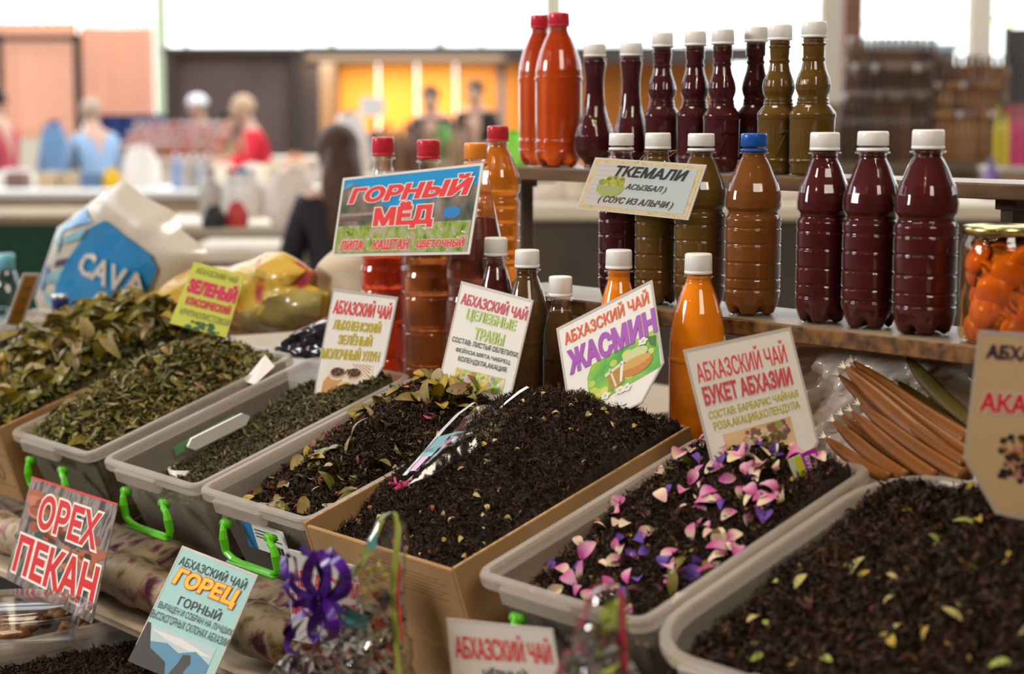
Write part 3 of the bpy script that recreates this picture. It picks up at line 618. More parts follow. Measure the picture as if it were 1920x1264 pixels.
# =================================================================== heaps
ATT = attrmat('dried_leaf', .6, .22)
def slivers(name, parent, hf, W_, L_, n, ln, wd, colors, tilt=.5, off=.002, seed=1, m=None, margin=.016, curl=.25, mask=None):
    g = np.random.default_rng(seed); x = g.uniform(margin, W_-margin, n); y = g.uniform(margin, L_-margin, n)
    if mask is not None: k_ = mask(x, y); x = x[k_]; y = y[k_]; n = len(x)
    z = hf(x, y)+g.uniform(-.3, 1, n)*off
    yaw = g.uniform(0, 2*np.pi, n); tl_ = g.normal(0, tilt, n); rl = g.normal(0, tilt*1.3, n)
    d = np.stack([np.cos(yaw)*np.cos(tl_), np.sin(yaw)*np.cos(tl_), np.sin(tl_)], 1)
    s0 = np.stack([-np.sin(yaw), np.cos(yaw), np.zeros(n)], 1); nn = np.cross(d, s0)
    sd = s0*np.cos(rl)[:, None]+nn*np.sin(rl)[:, None]; nn = np.cross(d, sd)
    Ln = (g.uniform(ln[0], ln[1], n))[:, None]; Wd = (g.uniform(wd[0], wd[1], n))[:, None]
    P = np.stack([x, y, z], 1); cu_ = g.uniform(-curl, curl, n)[:, None]*Ln
    c0 = P-d*Ln/2+nn*cu_; c1 = P; c2 = P+d*Ln/2+nn*cu_
    V = np.stack([c0-sd*Wd*.15, c0+sd*Wd*.15, c1-sd*Wd*.5, c1+sd*Wd*.5, c2-sd*Wd*.12, c2+sd*Wd*.12], 1).reshape(-1, 3)
    F = (np.arange(n)[:, None, None]*6+np.array([[0, 1, 3, 2], [2, 3, 5, 4]])[None]).reshape(-1, 4)
    me = bpy.data.meshes.new(name); me.vertices.add(len(V)); me.vertices.foreach_set('co', V.ravel().astype(np.float32))
    me.loops.add(F.size); me.loops.foreach_set('vertex_index', F.ravel().astype(np.int32))
    me.polygons.add(len(F)); me.polygons.foreach_set('loop_start', np.arange(len(F), dtype=np.int32)*4); me.update(calc_edges=True)
    cc = np.array([c[:3] for c in colors]); pw = np.array([c[3] for c in colors], float); pw /= pw.sum()
    cl = cc[g.choice(len(cc), n, p=pw)]*g.uniform(.65, 1.35, (n, 1)); cl = np.concatenate([cl, np.ones((n, 1))], 1)
    at = me.attributes.new('tint', 'FLOAT_COLOR', 'FACE'); at.data.foreach_set('color', np.repeat(cl, 2, 0).ravel().astype(np.float32))
    me.materials.append(m or ATT); q = bpy.data.objects.new(name, me); link(q, parent); q['kind'] = 'stuff'; return q
def heapbase(name, parent, hf, W_, L_, m, mg, nx=70, ny=90, rough=.002, rad=.02):
    gx = np.linspace(mg, W_-mg, nx); gy = np.linspace(mg, L_-mg, ny); X_, Y_ = np.meshgrid(gx, gy)
    g = np.random.default_rng(5); Z_ = hf(X_, Y_)+g.normal(0, rough, X_.shape)-.001
    v = np.stack([X_, Y_, Z_], -1).reshape(-1, 3).tolist(); f = [(j*nx+i, j*nx+i+1, (j+1)*nx+i+1, (j+1)*nx+i) for j in range(ny-1) for i in range(nx-1)]
    # skirt down to the floor of the box
    edge = [j for j in range(nx)]+[k_*nx+nx-1 for k_ in range(1, ny)]+[(ny-1)*nx+i for i in range(nx-2, -1, -1)]+[k_*nx for k_ in range(ny-2, 0, -1)]
    b = len(v); sh_ = .010
    for e in edge:
        x, y, z = v[e]; v.append((min(max(x, mg+sh_), W_-mg-sh_), min(max(y, mg+sh_), L_-mg-sh_), .006))
    for i in range(len(edge)):
        i2 = (i+1) % len(edge); f.append((edge[i2], edge[i], b+i, b+i2))
    q = mesh(name, v, f, m, parent, True); q['kind'] = 'stuff'; return q
BLK = [(.022, .011, .006, 6), (.045, .021, .011, 4), (.085, .040, .020, 2), (.010, .005, .003, 4)]
GRN = [(.15, .125, .030, 5), (.09, .082, .022, 5), (.045, .040, .012, 4), (.27, .21, .07, 2), (.15, .085, .03, 1)]
base_blk = mat('tea_bulk_black', (.015, .009, .006), .9, col2=(.03, .017, .01), scale=200, bump=1)
base_grn = mat('tea_bulk_green', (.04, .04, .016), .9, col2=(.075, .07, .028), scale=150, bump=1)
def leafmesh(name, L_, W_, curl=.3, fold=.25, n=5):
    v = []; f = []
    for i in range(n+1):
        t_ = i/n; w_ = W_/2*math.sin(math.pi*min(1, .04+t_*.93))**.75; zc = curl*L_*math.sin(t_*math.pi*.9)
        x = L_*(t_-.5); v += [(x, -w_, zc+fold*w_), (x, 0, zc), (x, w_, zc+fold*w_)]
    for i in range(n):
        a = 3*i; f += [(a, a+1, a+4, a+3), (a+1, a+2, a+5, a+4)]
    me = bpy.data.meshes.new(name); me.from_pydata(v, [], f); me.polygons.foreach_set('use_smooth', [True]*len(f)); return me
def pieces(name, parent, hf, W_, L_, n, mats, size, aspect, seed, lift=.004, tilt=.45, margin=.02, curl=(.05, .3), where=None, fold=.25, label=None):
    g = random.Random(seed); protos = []
    for k_, m in enumerate(mats):
        for q in range(3):
            me = leafmesh(name, 1.0, aspect*g.uniform(.8, 1.2), g.uniform(*curl), fold*g.uniform(.3, 1.6)); me.materials.append(m); protos.append(me)
    cnt = 0; tries = 0
    while cnt < n and tries < n*30:
        tries += 1; x = g.uniform(margin, W_-margin); y = g.uniform(margin, L_-margin)
        if where and not where(x/W_, y/L_, g): continue
        o_ = bpy.data.objects.new(name, g.choice(protos)); link(o_, parent); s_ = g.uniform(*size)
        o_.scale = (s_, s_, s_); z_ = float(hf(np.array([x]), np.array([y]))[0])
        o_.location = (x, y, z_+lift*g.uniform(.2, 1)+abs(s_)*.06)
        o_.rotation_euler = (g.gauss(0, tilt), g.gauss(0, tilt), g.uniform(0, 6.28)); cnt += 1
def lump(fx, fy, x0, y0, sx, sy): return np.exp(-((fx-x0)/sx)**2-((fy-y0)/sy)**2)
def heap(key, label, hrel, bulk, W_, L_, H_, mg, cat='tea', nm='tea_heap'):
    M = tubs[key][1]; t = thing(nm, label, cat, mtx=M)
    def hf(x, y):
        fx, fy = np.asarray(x)/W_, np.asarray(y)/L_
        return H_+hrel(fx, fy)+.0016*np.sin(np.asarray(x)*260+1.3)*np.sin(np.asarray(y)*230)+.0022*np.sin(np.asarray(x)*97+np.asarray(y)*61)
    heapbase('bulk_tea', t, hf, W_, L_, bulk, mg); return t, hf
# A green tea
tA, hA = heap('A', 'heap of dried green tea leaves in the second box from the leaf carton', lambda fx, fy: -.022+.010*fy+.045*lump(fx, fy, .36, .62, .42, .38)+.016*lump(fx, fy, .5, .2, .4, .2), base_grn, .248, .35, HT, .015)
slivers('loose_tea', tA, hA, .248, .35, 11000, (.006, .020), (.002, .0055), GRN, .45, .005, 11)
slivers('coarse_tea', tA, hA, .248, .35, 900, (.012, .030), (.004, .008), [(.16, .15, .05, 4), (.25, .22, .09, 2), (.09, .09, .03, 3), (.30, .14, .06, .5)], .45, .010, 12)
lm = [mat('leaf_olive', (.19, .15, .012), .42, col2=(.11, .095, .010), scale=3, coat=.1), mat('leaf_moss', (.10, .095, .018), .45, col2=(.16, .13, .022), scale=3, coat=.15), mat('leaf_khaki', (.26, .19, .055), .5, col2=(.17, .13, .035), scale=3), mat('leaf_yellow', (.40, .27, .02), .42, col2=(.26, .20, .025), scale=2), mat('leaf_tan', (.33, .24, .13), .55)]
pieces('leaf', tA, hA, .248, .35, 60, [lm[1], lm[2], lm[0]], (.020, .034), .32, 13, .006)
# B big leaves in the carton
tB, hB = heap('B', 'heap of large dried green leaves overflowing the leaf carton', lambda fx, fy: -.004+.034*lump(fx, fy, .55, .80, .55, .35)+.018*lump(fx, fy, .45, .4, .5, .4), base_grn, .30, .37, .12, .008, nm='leaf_heap')
slivers('small_leaves', tB, hB, .30, .37, 5000, (.015, .034), (.006, .013), [(.17, .16, .04, 4), (.11, .115, .035, 4), (.28, .23, .06, 2), (.07, .06, .03, 2)], .5, .010, 21, margin=.01)
pieces('leaf', tB, hB, .30, .37, 290, [lm[0], lm[0], lm[1], lm[2], lm[3], lm[4]], (.026, .062), .36, 22, .018, .75, .012, (.05, .4), fold=.6)
# C rolled green tea, lower fill
tC, hC = heap('C', 'rolled green tea filling half of its tub beside the white scoop', lambda fx, fy: -.060+.036*fy+.034*np.clip(fx-.3, 0, 1)+.012*lump(fx, fy, .8, .85, .4, .3), base_grn, .2475, .352, HT, .022)
GR2 = [(.10, .085, .04, 5), (.065, .055, .028, 5), (.15, .12, .06, 2), (.035, .03, .016, 4), (.22, .17, .06, .6)]
slivers('loose_tea', tC, hC, .2475, .352, 14000, (.004, .011), (.002, .0045), GR2, .6, .004, 31, margin=.024, curl=.4)
slivers('coarse_tea', tC, hC, .2475, .352, 300, (.012, .022), (.003, .006), GRN, .5, .006, 32, margin=.024, mask=lambda x, y: y > .18)
# D leafy black tea
tD, hD = heap('D', 'black tea mixed with whole leaves and petals in the stickered tub', lambda fx, fy: -.046+.040*fy+.042*lump(fx, fy, .58, .60, .42, .40)+.012*lump(fx, fy, .6, .9, .4, .2), base_blk, .2445, .35, HT, .018)
slivers('loose_tea', tD, hD, .2445, .35, 12000, (.006, .015), (.0012, .003), BLK+[(.12, .06, .03, .6)], .6, .006, 41, margin=.02)
slivers('leaf_flakes', tD, hD, .2445, .35, 420, (.006, .016), (.003, .008), [(.16, .15, .04, 3), (.35, .22, .06, 1), (.30, .26, .16, 1), (.28, .04, .05, 1.2), (.12, .10, .04, 3)], .5, .008, 42)
pieces('leaf', tD, hD, .2445, .35, 62, [lm[0], lm[1], lm[2], lm[3], lm[4]], (.022, .046), .42, 43, .008, .45, .03, (.05, .25), where=lambda a, b, g: (b < .25 or b > .62 or g.random() < .4))
pieces('petal', tD, hD, .2445, .35, 12, [mat('petal_crimson', (.42, .04, .09), .6), mat('petal_orange', (.6, .22, .03), .6)], (.008, .014), .7, 44, .007, .5)
# E jasmine
tE, hE = heap('E', 'tall heap of black jasmine tea with pale buds in the cardboard carton', lambda fx, fy: -.034+.034*np.clip(fy*1.8, 0, 1)+.040*lump(fx, fy, .42, .68, .50, .42)*np.clip(fy*3, 0, 1)-.010*np.clip(fx-.7, 0, 1), base_blk, .275, .345, .105, .007)
slivers('loose_tea', tE, hE, .275, .345, 20000, (.004, .011), (.0009, .0022), BLK, .8, .006, 51, margin=.009)
bud = mat('jasmine_bud', (.62, .50, .25), .6, col2=(.55, .40, .16), scale=2); bud2 = mat('jasmine_yellow', (.55, .42, .10), .6)
pieces('jasmine_bud', tE, hE, .275, .345, 75, [bud, bud2, bud], (.005, .011), .62, 52, .005, .6, .012, (.1, .3), fold=.8)
pieces('petal', tE, hE, .275, .345, 8, [mat('petal_rust', (.32, .09, .04), .6)], (.007, .013), .5, 53, .004, .4)
# G petals
tG, hG = heap('G', 'black tea strewn with pink and violet petals', lambda fx, fy: -.044+.036*fy+.026*lump(fx, fy, .5, .72, .5, .4)+.006*fx, base_blk, .245, .335, HT, .018)
slivers('loose_tea', tG, hG, .245, .335, 14000, (.004, .011), (.001, .0024), BLK, .8, .006, 61, margin=.02)
slivers('flower_flakes', tG, hG, .245, .335, 220, (.004, .009), (.002, .005), [(.5, .25, .03, 2), (.3, .2, .06, 2), (.35, .06, .1, 1)], .6, .006, 62)
def petmat(name, c1, c2):
    m = mat(name, c1, .6); n = m.node_tree.nodes; L = m.node_tree.links; tc = n.new('ShaderNodeTexCoord'); sp = n.new('ShaderNodeSeparateXYZ'); L.new(tc.outputs['Object'], sp.inputs[0])
    cr = n.new('ShaderNodeValToRGB'); mr = n.new('ShaderNodeMapRange'); mr.inputs['From Min'].default_value = -.5; mr.inputs['From Max'].default_value = .5
    L.new(sp.outputs[0], mr.inputs[0]); L.new(mr.outputs[0], cr.inputs[0]); cr.color_ramp.elements[0].color = (*c1, 1); cr.color_ramp.elements[1].color = (*c2, 1)
    cr.color_ramp.elements[0].position = .25; cr.color_ramp.elements[1].position = .75; L.new(cr.outputs[0], n['Principled BSDF'].inputs['Base Color']); return m
pk = petmat('petal_pink', (.62, .50, .34), (.56, .14, .33)); pk2 = petmat('petal_rose', (.58, .30, .42), (.46, .07, .26)); vi = petmat('petal_violet', (.07, .03, .20), (.14, .06, .36)); cr_ = petmat('petal_cream', (.68, .56, .36), (.66, .42, .40))
pieces('petal', tG, hG, .245, .335, 105, [pk, pk2, pk, cr_], (.013, .024), .72, 63, .008, .5, .022, (.05, .28), fold=.5)
pieces('violet_petal', tG, hG, .245, .335, 30, [vi], (.010, .017), .9, 64, .008, .5, .022, (.1, .3), fold=.6)
pieces('leaf', tG, hG, .245, .335, 7, [lm[0], lm[1]], (.024, .036), .45, 65, .008, .4, .03)
# H black mix
tH, hH = heap('H', 'black tea with sparse yellow flakes in the large tub', lambda fx, fy: -.038+.034*fy+.030*lump(fx, fy, .68, .68, .42, .40), base_blk, .37, .37, .15, .02)
slivers('loose_tea', tH, hH, .37, .37, 20000, (.006, .014), (.0014, .0034), BLK+[(.08, .035, .02, 1.5)], .8, .008, 71, margin=.024)
slivers('leaf_flakes', tH, hH, .37, .37, 240, (.005, .011), (.003, .006), [(.35, .23, .05, 3), (.25, .20, .08, 2), (.33, .05, .06, 1.2), (.35, .16, .04, 1)], .5, .006, 72, margin=.03)
pieces('leaf', tH, hH, .37, .37, 26, [mat('flake_straw', (.42, .36, .14), .6), lm[3], mat('flake_lime', (.30, .34, .08), .6)], (.012, .026), .42, 73, .008, .4, .03, (.05, .25))
# J dark tea
tJ, hJ = heap('J', 'dark tea in the tub at the far left edge', lambda fx, fy: -.04+.02*fy, base_blk, .255, .35, HT, .022)
slivers('loose_tea', tJ, hJ, .255, .35, 3000, (.006, .014), (.002, .004), BLK, .6, .005, 81, margin=.025)
# =================================================================== bottles
def interp(P, t):
    for (a, ra), (b, rb) in zip(P, P[1:]):
        if t <= b: k_ = (t-a)/(b-a+1e-9); return ra+(rb-ra)*k_
    return P[-1][1]
# profiles: (height fraction, radius fraction), from the bottom; cap excluded
GR = []
def groove(P, at, d=.045, w=.012):
    out = []
    for a, r in P: out.append((a, r))
    for g in at:
        base = interp(P, g); out += [(g-w, interp(P, g-w)), (g-w*.45, base*(1-d)), (g+w*.45, base*(1-d)), (g+w, interp(P, g+w))]
    return sorted(out)
PROF = {
 'ribbed': groove([(0, .74), (.015, .84), (.06, .95), (.10, .985), (.13, 1), (.53, 1), (.545, .95), (.555, .89), (.575, .885), (.588, .95), (.60, 1), (.64, 1), (.685, .955), (.73, .87), (.77, .755), (.82, .62), (.855, .50), (.872, .42), (.885, .405)], (.145, .205, .295, .395, .485), .035, .010),
 'honey': groove([(0, .74), (.015, .85), (.06, .97), (.12, 1), (.50, 1), (.52, .94), (.55, .94), (.57, 1), (.60, 1), (.66, .92), (.74, .76), (.82, .58), (.87, .45), (.885, .42)], (.17, .30, .43), .03, .009),
 'cone': groove([(0, .74), (.015, .85), (.06, .97), (.12, 1), (.44, 1), (.46, .94), (.50, .94), (.52, 1), (.56, .99), (.66, .86), (.76, .66), (.84, .50), (.885, .42)], (.17, .30), .03, .009),
 'smooth': groove([(0, .70), (.012, .82), (.05, .96), (.10, 1), (.17, 1), (.19, .985), (.56, 1), (.565, 1.03), (.585, 1.03), (.59, 1), (.63, .985), (.69, .92), (.76, .79), (.83, .60), (.865, .47), (.885, .42)], (.115, .185), .03, .008),
 'small': [(0, .80), (.01, .90), (.04, .98), (.10, 1), (.50, 1), (.505, 1.02), (.52, 1.02), (.525, 1), (.60, .99), (.67, .93), (.73, .84), (.79, .70), (.84, .55), (.865, .46), (.885, .44)],
 'flask': [(0, .52), (.01, .55), (.03, .50), (.055, .56), (.10, .82), (.15, .97), (.20, 1), (.26, .97), (.34, .83), (.42, .66), (.50, .54), (.60, .47), (.68, .46), (.76, .50), (.83, .56), (.86, .56), (.867, .50), (.885, .50)],
 'ornate': [(0, .86), (.01, .92), (.03, .93), (.05, .92), (.085, .93), (.095, .99), (.105, .99), (.11, .95), (.37, .97), (.38, 1), (.405, 1), (.42, .95), (.45, .80), (.465, .70), (.475, .73), (.485, .67), (.50, .70), (.51, .65), (.525, .66), (.56, .75), (.59, .77), (.64, .70), (.69, .56), (.745, .48), (.75, .52), (.765, .52), (.77, .47), (.84, .48), (.85, .56), (.857, .56), (.862, .46), (.885, .45)],
}
sh_clear = clear('bottle_plastic', (1, 1, 1), .035, .015)
def dense(P, n=110):
    ts = sorted(set([a for a, _ in P]+list(np.linspace(0, P[-1][0], n)))); return [(t_, interp(P, t_)) for t_ in ts]
def bottle(kind, label, px, r, ytop, wpx, capw, capc, liq, fill=.86, zb=ZL, ringgap=False, group=None, caph=.095, palm=False, rot=0, ang=0):
    x, y, D = colr(px, r, zb)
    zt = 1.5+y*(ray(px, ytop)[2]/ray(px, ytop)[1]); H = zt-zb; R = wpx/FPX*D/2; rc = capw/FPX*D/2
    t = thing('sauce_bottle' if kind not in ('honey', 'cone', 'smooth') else 'honey_bottle', label, 'bottle', (x, y, zb), rot, group)
    P = [(a*H, b*R) for a, b in dense(PROF[kind])]
    P = [(r_, z_) for z_, r_ in P]; nk = rc*.86
    P = [(max(r_, nk) if z_ > .80*H else r_, z_) for r_, z_ in P]
    lobes = kind in ('ribbed', 'honey', 'cone', 'smooth')
    rf = None; zf = None; zl = .11*H
    if lobes:
        def rf(a, z):
            if z > zl: return 1
            v_ = (.5+.5*math.cos(5*a))**3; return 1-.34*v_*(1-z/zl)
        def zf(a, r_, z):
            if z > zl*.5: return 0
            v_ = (.5+.5*math.cos(5*a))**3; return v_*.035*H*(1-z/(zl*.5))
        if kind in ('ribbed',):
            r0 = rf
            def rf(a, z):
                k_ = r0(a, z)
                if .62*H < z < .84*H: k_ *= 1+.012*math.cos(10*a)
                return k_
    if kind == 'flask':
        def rf(a, z): return 1+.035*math.sin(9*a+z/H*9)*max(0, 1-abs(z/H-.22)/.25)
    if kind == 'ornate':
        def rf(a, z):
            k_ = 1
            if .53 < z/H < .64: k_ += .022*math.cos(16*a)
            return k_
    v, f = lathe(P, 60, rf, zf); shell = mesh('bottle_shell', v, f, sh_clear, t, True)
    PL = [(max(r_-.0009, .001)*.985, z_+.0012 if z_ < .002 else z_) for r_, z_ in P if z_ <= fill*H]
    if fill >= .85 and P[-1][1] < H*(1-caph): PL += [(nk*.93, P[-1][1]+.001), (nk*.93, H*(1-caph)-.0005)]
    v, f = lathe(PL, 60, rf, zf); mesh('liquid', v, f, liq, t, True)
    hc = caph*H; z0 = H-hc; cm = capc
    mesh('neck_ring', *lathe([(nk, z0-hc*.20), (rc*1.12, z0-hc*.17), (rc*1.12, z0-hc*.10), (nk, z0-hc*.07)], 36, capb=False, capt=False), sh_clear, t, True)
    mesh('neck', *lathe([(nk*.97, .87*H), (nk*.97, H-.1*hc)], 24), sh_clear, t, True)
    tilt_ = ang
    c = mesh('cap', *lathe([(rc*.96, z0+(hc*.24 if ringgap else hc*.17)), (rc, z0+(hc*.27 if ringgap else hc*.2)), (rc*.985, z0+hc*.90), (rc*.95, z0+hc*.97), (rc*.88, H), (rc*.3, H-.0004)], 72, rf=lambda a, z: 1+(.012*math.cos(36*a) if z < H-.003 else 0)), cm, t, False)
    c.data.polygons.foreach_set('use_smooth', [True]*len(c.data.polygons))
    zg0 = z0-(hc*.06 if ringgap else 0)
    o = mesh('tamper_ring', *lathe([(rc*.95, zg0), (rc*1.02, zg0+hc*.02), (rc*1.02, zg0+hc*.15), (rc*.95, zg0+hc*.17)], 40), cm, c, True)
    if ringgap: o.rotation_euler = (0, 0, 0)
    if palm:
        # relief palm facing the viewer
        th_ = math.atan2(-y, -x)+palm; Rz = R*1.0
        def on(u_, h_, e=.0): a_ = th_+u_/Rz; return (math.cos(a_)*(Rz*.965+e), math.sin(a_)*(Rz*.965+e), h_*H)
        parts = [tube([on(-.006, .13), on(-.004, .18), on(.001, .24), on(.006, .28)], .0013, 6)]
        for q in (-1.0, -.55, -.1, .35, .8, 1.2):
            parts.append(tube([on(.006, .28), on(.006+.006*math.sin(q*1.6), .28+.018*math.cos(q*1.3)), on(.006+.013*math.sin(q*1.6), .28+.020*math.cos(q*1.3)-.012)], [.0013, .0017, .0004], 6))
        mesh('palm_relief', *join(parts), liq, shell, True)
    t.rotation_euler = (0, 0, rot); return t, H, R
def liquid(name, c, rough=.35, c2=None):
    return mat(name, c, .5, spec=.08, col2=c2, scale=30)
def amber(name, c, tr=.6, rough=.15):
    return mat(name, c, rough, trans=tr, ior=1.36, coat=.2)
maroon = liquid('maroon_sauce', (.060, .007, .008), .3, (.080, .010, .010)); maroon2 = liquid('plum_sauce', (.062, .009, .011), .3)
olive = liquid('olive_sauce', (.115, .062, .009), .35, (.14, .07, .011)); brownl = liquid('brown_sauce', (.17, .055, .010), .35, (.205, .068, .012))
orange = liquid('orange_sauce', (.95, .28, .006), .35, (.93, .25, .005)); dkbrown = liquid('dark_sauce', (.09, .048, .014), .4, (.11, .055, .016))
hon_r = amber('red_honey', (.85, .07, .015), .5); hon_b = amber('brown_honey', (.55, .14, .03), .45); hon_d = amber('dark_honey', (.26, .06, .03), .6); hon_o = amber('orange_honey', (.92, .26, .02), .45); hon_or = mat('orange_red_sauce', (.74, .070, .006), .3, coat=.1, trans=.45, ior=1.34, col2=(.82, .13, .008), scale=8)
capW = mat('white_cap_plastic', (.90, .885, .87), .4, coat=.2); capR = mat('red_cap_plastic', (.60, .025, .045), .35, coat=.3); capO = mat('orange_cap_plastic', (.85, .27, .03), .35, coat=.3); capB = mat('blue_cap_plastic', (.01, .09, .42), .35, coat=.3)
RM, RT, RL = 1.575, 1.775, 1.495
# middle plank
bottle('ribbed', 'maroon sauce bottle left of the three on the middle plank', 1540, RM, 248, 100, 55, capW, maroon, .88, ZM, ang=.02)
bottle('ribbed', 'maroon sauce bottle in the middle of the three, gap under its cap', 1629, RM, 246, 106, 58, capW, maroon, .88, ZM, ringgap=True, rot=.5)
bottle('ribbed', 'maroon sauce bottle right of the three, beside the fruit jar', 1731, RM, 243, 119, 60, capW, maroon, .88, ZM, rot=.2)
bottle('ribbed', 'reddish brown sauce bottle with the only blue cap', 1409, RM, 250, 106, 50, capB, brownl, .85, ZM, ringgap=True)
bottle('ribbed', 'olive brown sauce bottle at the right end of the hanging sign', 1311, RM, 250, 98, 50, capW, olive, .88, ZM, ringgap=True)
bottle('ribbed', 'olive sauce bottle in the middle behind the hanging sign', 1231, RM, 249, 84, 48, capW, olive, .88, ZM, rot=.3)
bottle('ribbed', 'maroon sauce bottle behind the left end of the hanging sign', 1163, RM, 250, 84, 46, capW, maroon2, .84, ZM, ringgap=True)
bottle('ribbed', 'orange honey bottle with a red cap standing behind the orange capped one', 934, RM, 236, 84, 40, capR, hon_o, .87, ZM)
# top plank
bottle('smooth', 'orange red bottle with a red cap, left one of the pair on the top plank', 1011, RT+.018, 28, 78, 35, capR, hon_or, .87, ZT, caph=.09)
bottle('smooth', 'orange red bottle with a red cap, front one of the pair on the top plank', 1047, RT-.012, 24, 88, 40, capR, hon_or, .87, ZT, caph=.09)
bottle('flask', 'plum coloured flask shaped bottle beside the orange red pair', 1114, RT-.01, 82, 76, 42, capW, maroon2, .865, ZT, caph=.105)
bottle('flask', 'plum coloured flask shaped bottle second from the orange red pair', 1182, RT-.01, 80, 74, 42, capW, maroon2, .865, ZT, caph=.105)
for i, (px, yt, wd, rr, lq, lb, pl) in enumerate([
    (1240, 61, 68, RT-.01, maroon2, 'slender ornate plum bottle next to the flask shaped pair', False),
    (1301, 58, 68, RT, maroon2, 'slender ornate plum bottle between the first ornate one and the palm one', False),
    (1352, 55, 70, RT-.012, maroon2, 'slender ornate plum bottle above the blue cap, left side', .15),
    (1414, 50, 70, RT+.03, maroon2, 'slender ornate plum bottle set back behind the olive one', False),
    (1458, 46, 80, RT-.012, olive, 'slender ornate olive bottle, left of the two olive ones', .2),
    (1521, 40, 88, RT-.012, olive, 'slender ornate olive bottle at the right end of the top row', .5)]):
    bottle('ornate', lb, px, rr, yt, wd, 40+i*1.5, capW, lq, .865, ZT, caph=.105, palm=pl)
# front row on the low board
bottle('honey', 'red honey bottle with a red cap behind the mountain honey sign, leftmost', 722, RL+.012, 257, 88, 41, capR, hon_r, .80, ZL, caph=.07)
bottle('honey', 'brown honey bottle with a red cap behind the middle of the honey sign', 806, RL+.008, 262, 94, 42, capR, hon_b, .78, ZL, caph=.07)
bottle('cone', 'dark honey bottle with an orange cap behind the honey sign', 893, RL, 268, 112, 43, capO, hon_d, .74, ZL, ringgap=True, caph=.075)
bottle('small', 'burgundy sauce bottle with a white cap below the dark honey bottle', 930, 1.47, 445, 74, 43, capW, maroon, .84, ZL)
bottle('small', 'olive brown bottle behind the healing herbs sign', 988, 1.475, 468, 84, 46, capW, dkbrown, .86, ZL)
bottle('small', 'short dark bottle between the herbs sign and the jasmine sign', 1050, 1.48, 518, 64, 44, capW, dkbrown, .80, ZL-.001, caph=.12)
bottle('small', 'orange sauce bottle rising behind the jasmine sign', 1158, 1.50, 468, 80, 49, capW, orange, .87, ZL)
bottle('small', 'orange sauce bottle standing clear right of the jasmine sign', 1305, 1.49, 475, 106, 51, capW, orange, .87, ZL)
# jar of fruit halves
x, y, D = colr(1874, RM+.0, ZM); Rj = 78/FPX*D; zt = 1.5+y*(ray(1870, 420)[2]/ray(1870, 420)[1]); Hj = zt-ZM
j = thing('fruit_jar', 'glass jar of orange apricot halves with a golden lid', 'jar', (x, y, ZM))
mesh('glass', *lathe([(Rj*.80, 0), (Rj*.93, .003), (Rj, .03*Hj+.004), (Rj, .80*Hj), (Rj*.95, .86*Hj), (Rj*.88, .90*Hj), (Rj*.88, .95*Hj)], 64), clear('jar_glass', (1, .99, .97), .02, .03), j, True)
mesh('syrup', *lathe([(Rj*.78, .003), (Rj*.90, .006), (Rj*.955, .04*Hj), (Rj*.955, .79*Hj), (Rj*.88, .86*Hj)], 48), clear('apricot_syrup', (1, .72, .34), .05, 0, 1.1), j, True)
mesh('lid', *lathe([(Rj*.90, .915*Hj), (Rj*.955, .92*Hj), (Rj*.965, .955*Hj), (Rj*.95, .985*Hj), (Rj*.86, .99*Hj), (Rj*.80, .975*Hj), (.001, .975*Hj)], 64), mat('gold_lid', (.62, .50, .20), .25, metal=1), j, True)
apr = mat('apricot_flesh', (.86, .30, .025), .4, col2=(.72, .20, .02), scale=40, sss=.2, coat=.3); apc = mat('apricot_hollow', (.62, .24, .05), .6, col2=(.75, .4, .1), scale=220, bump=.6)
fr = random.Random(4)
for lv in range(5):
    for k_ in range(6):
        a = k_*1.047+lv*.55+fr.uniform(-.1, .1); ra = Rj*.54; zz = .12*Hj+lv*.155*Hj+fr.uniform(-.004, .004); rr_ = Rj*.45
        pr = [(rr_*math.sin(q), -rr_*.62*math.cos(q)) for q in np.linspace(0.02, 1.5, 9)]; pr += [(rr_*.93, .002), (rr_*.55, -.004), (.001, -.008)]
        o = mesh('apricot_half', *lathe(pr, 22, rf=lambda a_, z_: 1+.05*math.cos(a_)), apr, j, True, (math.cos(a)*ra, math.sin(a)*ra, zz))
        o.rotation_euler = (math.pi/2+fr.uniform(-.5, .5) if k_ % 3 else fr.uniform(-.6, .3)+math.pi/2, fr.uniform(-.4, .4), a+math.pi/2+(math.pi if k_ % 2 else 0))
        q = mesh('hollow', *lathe([(rr_*.80, .0012), (rr_*.5, -.0025), (.001, -.006)], 18), apc, o, True)
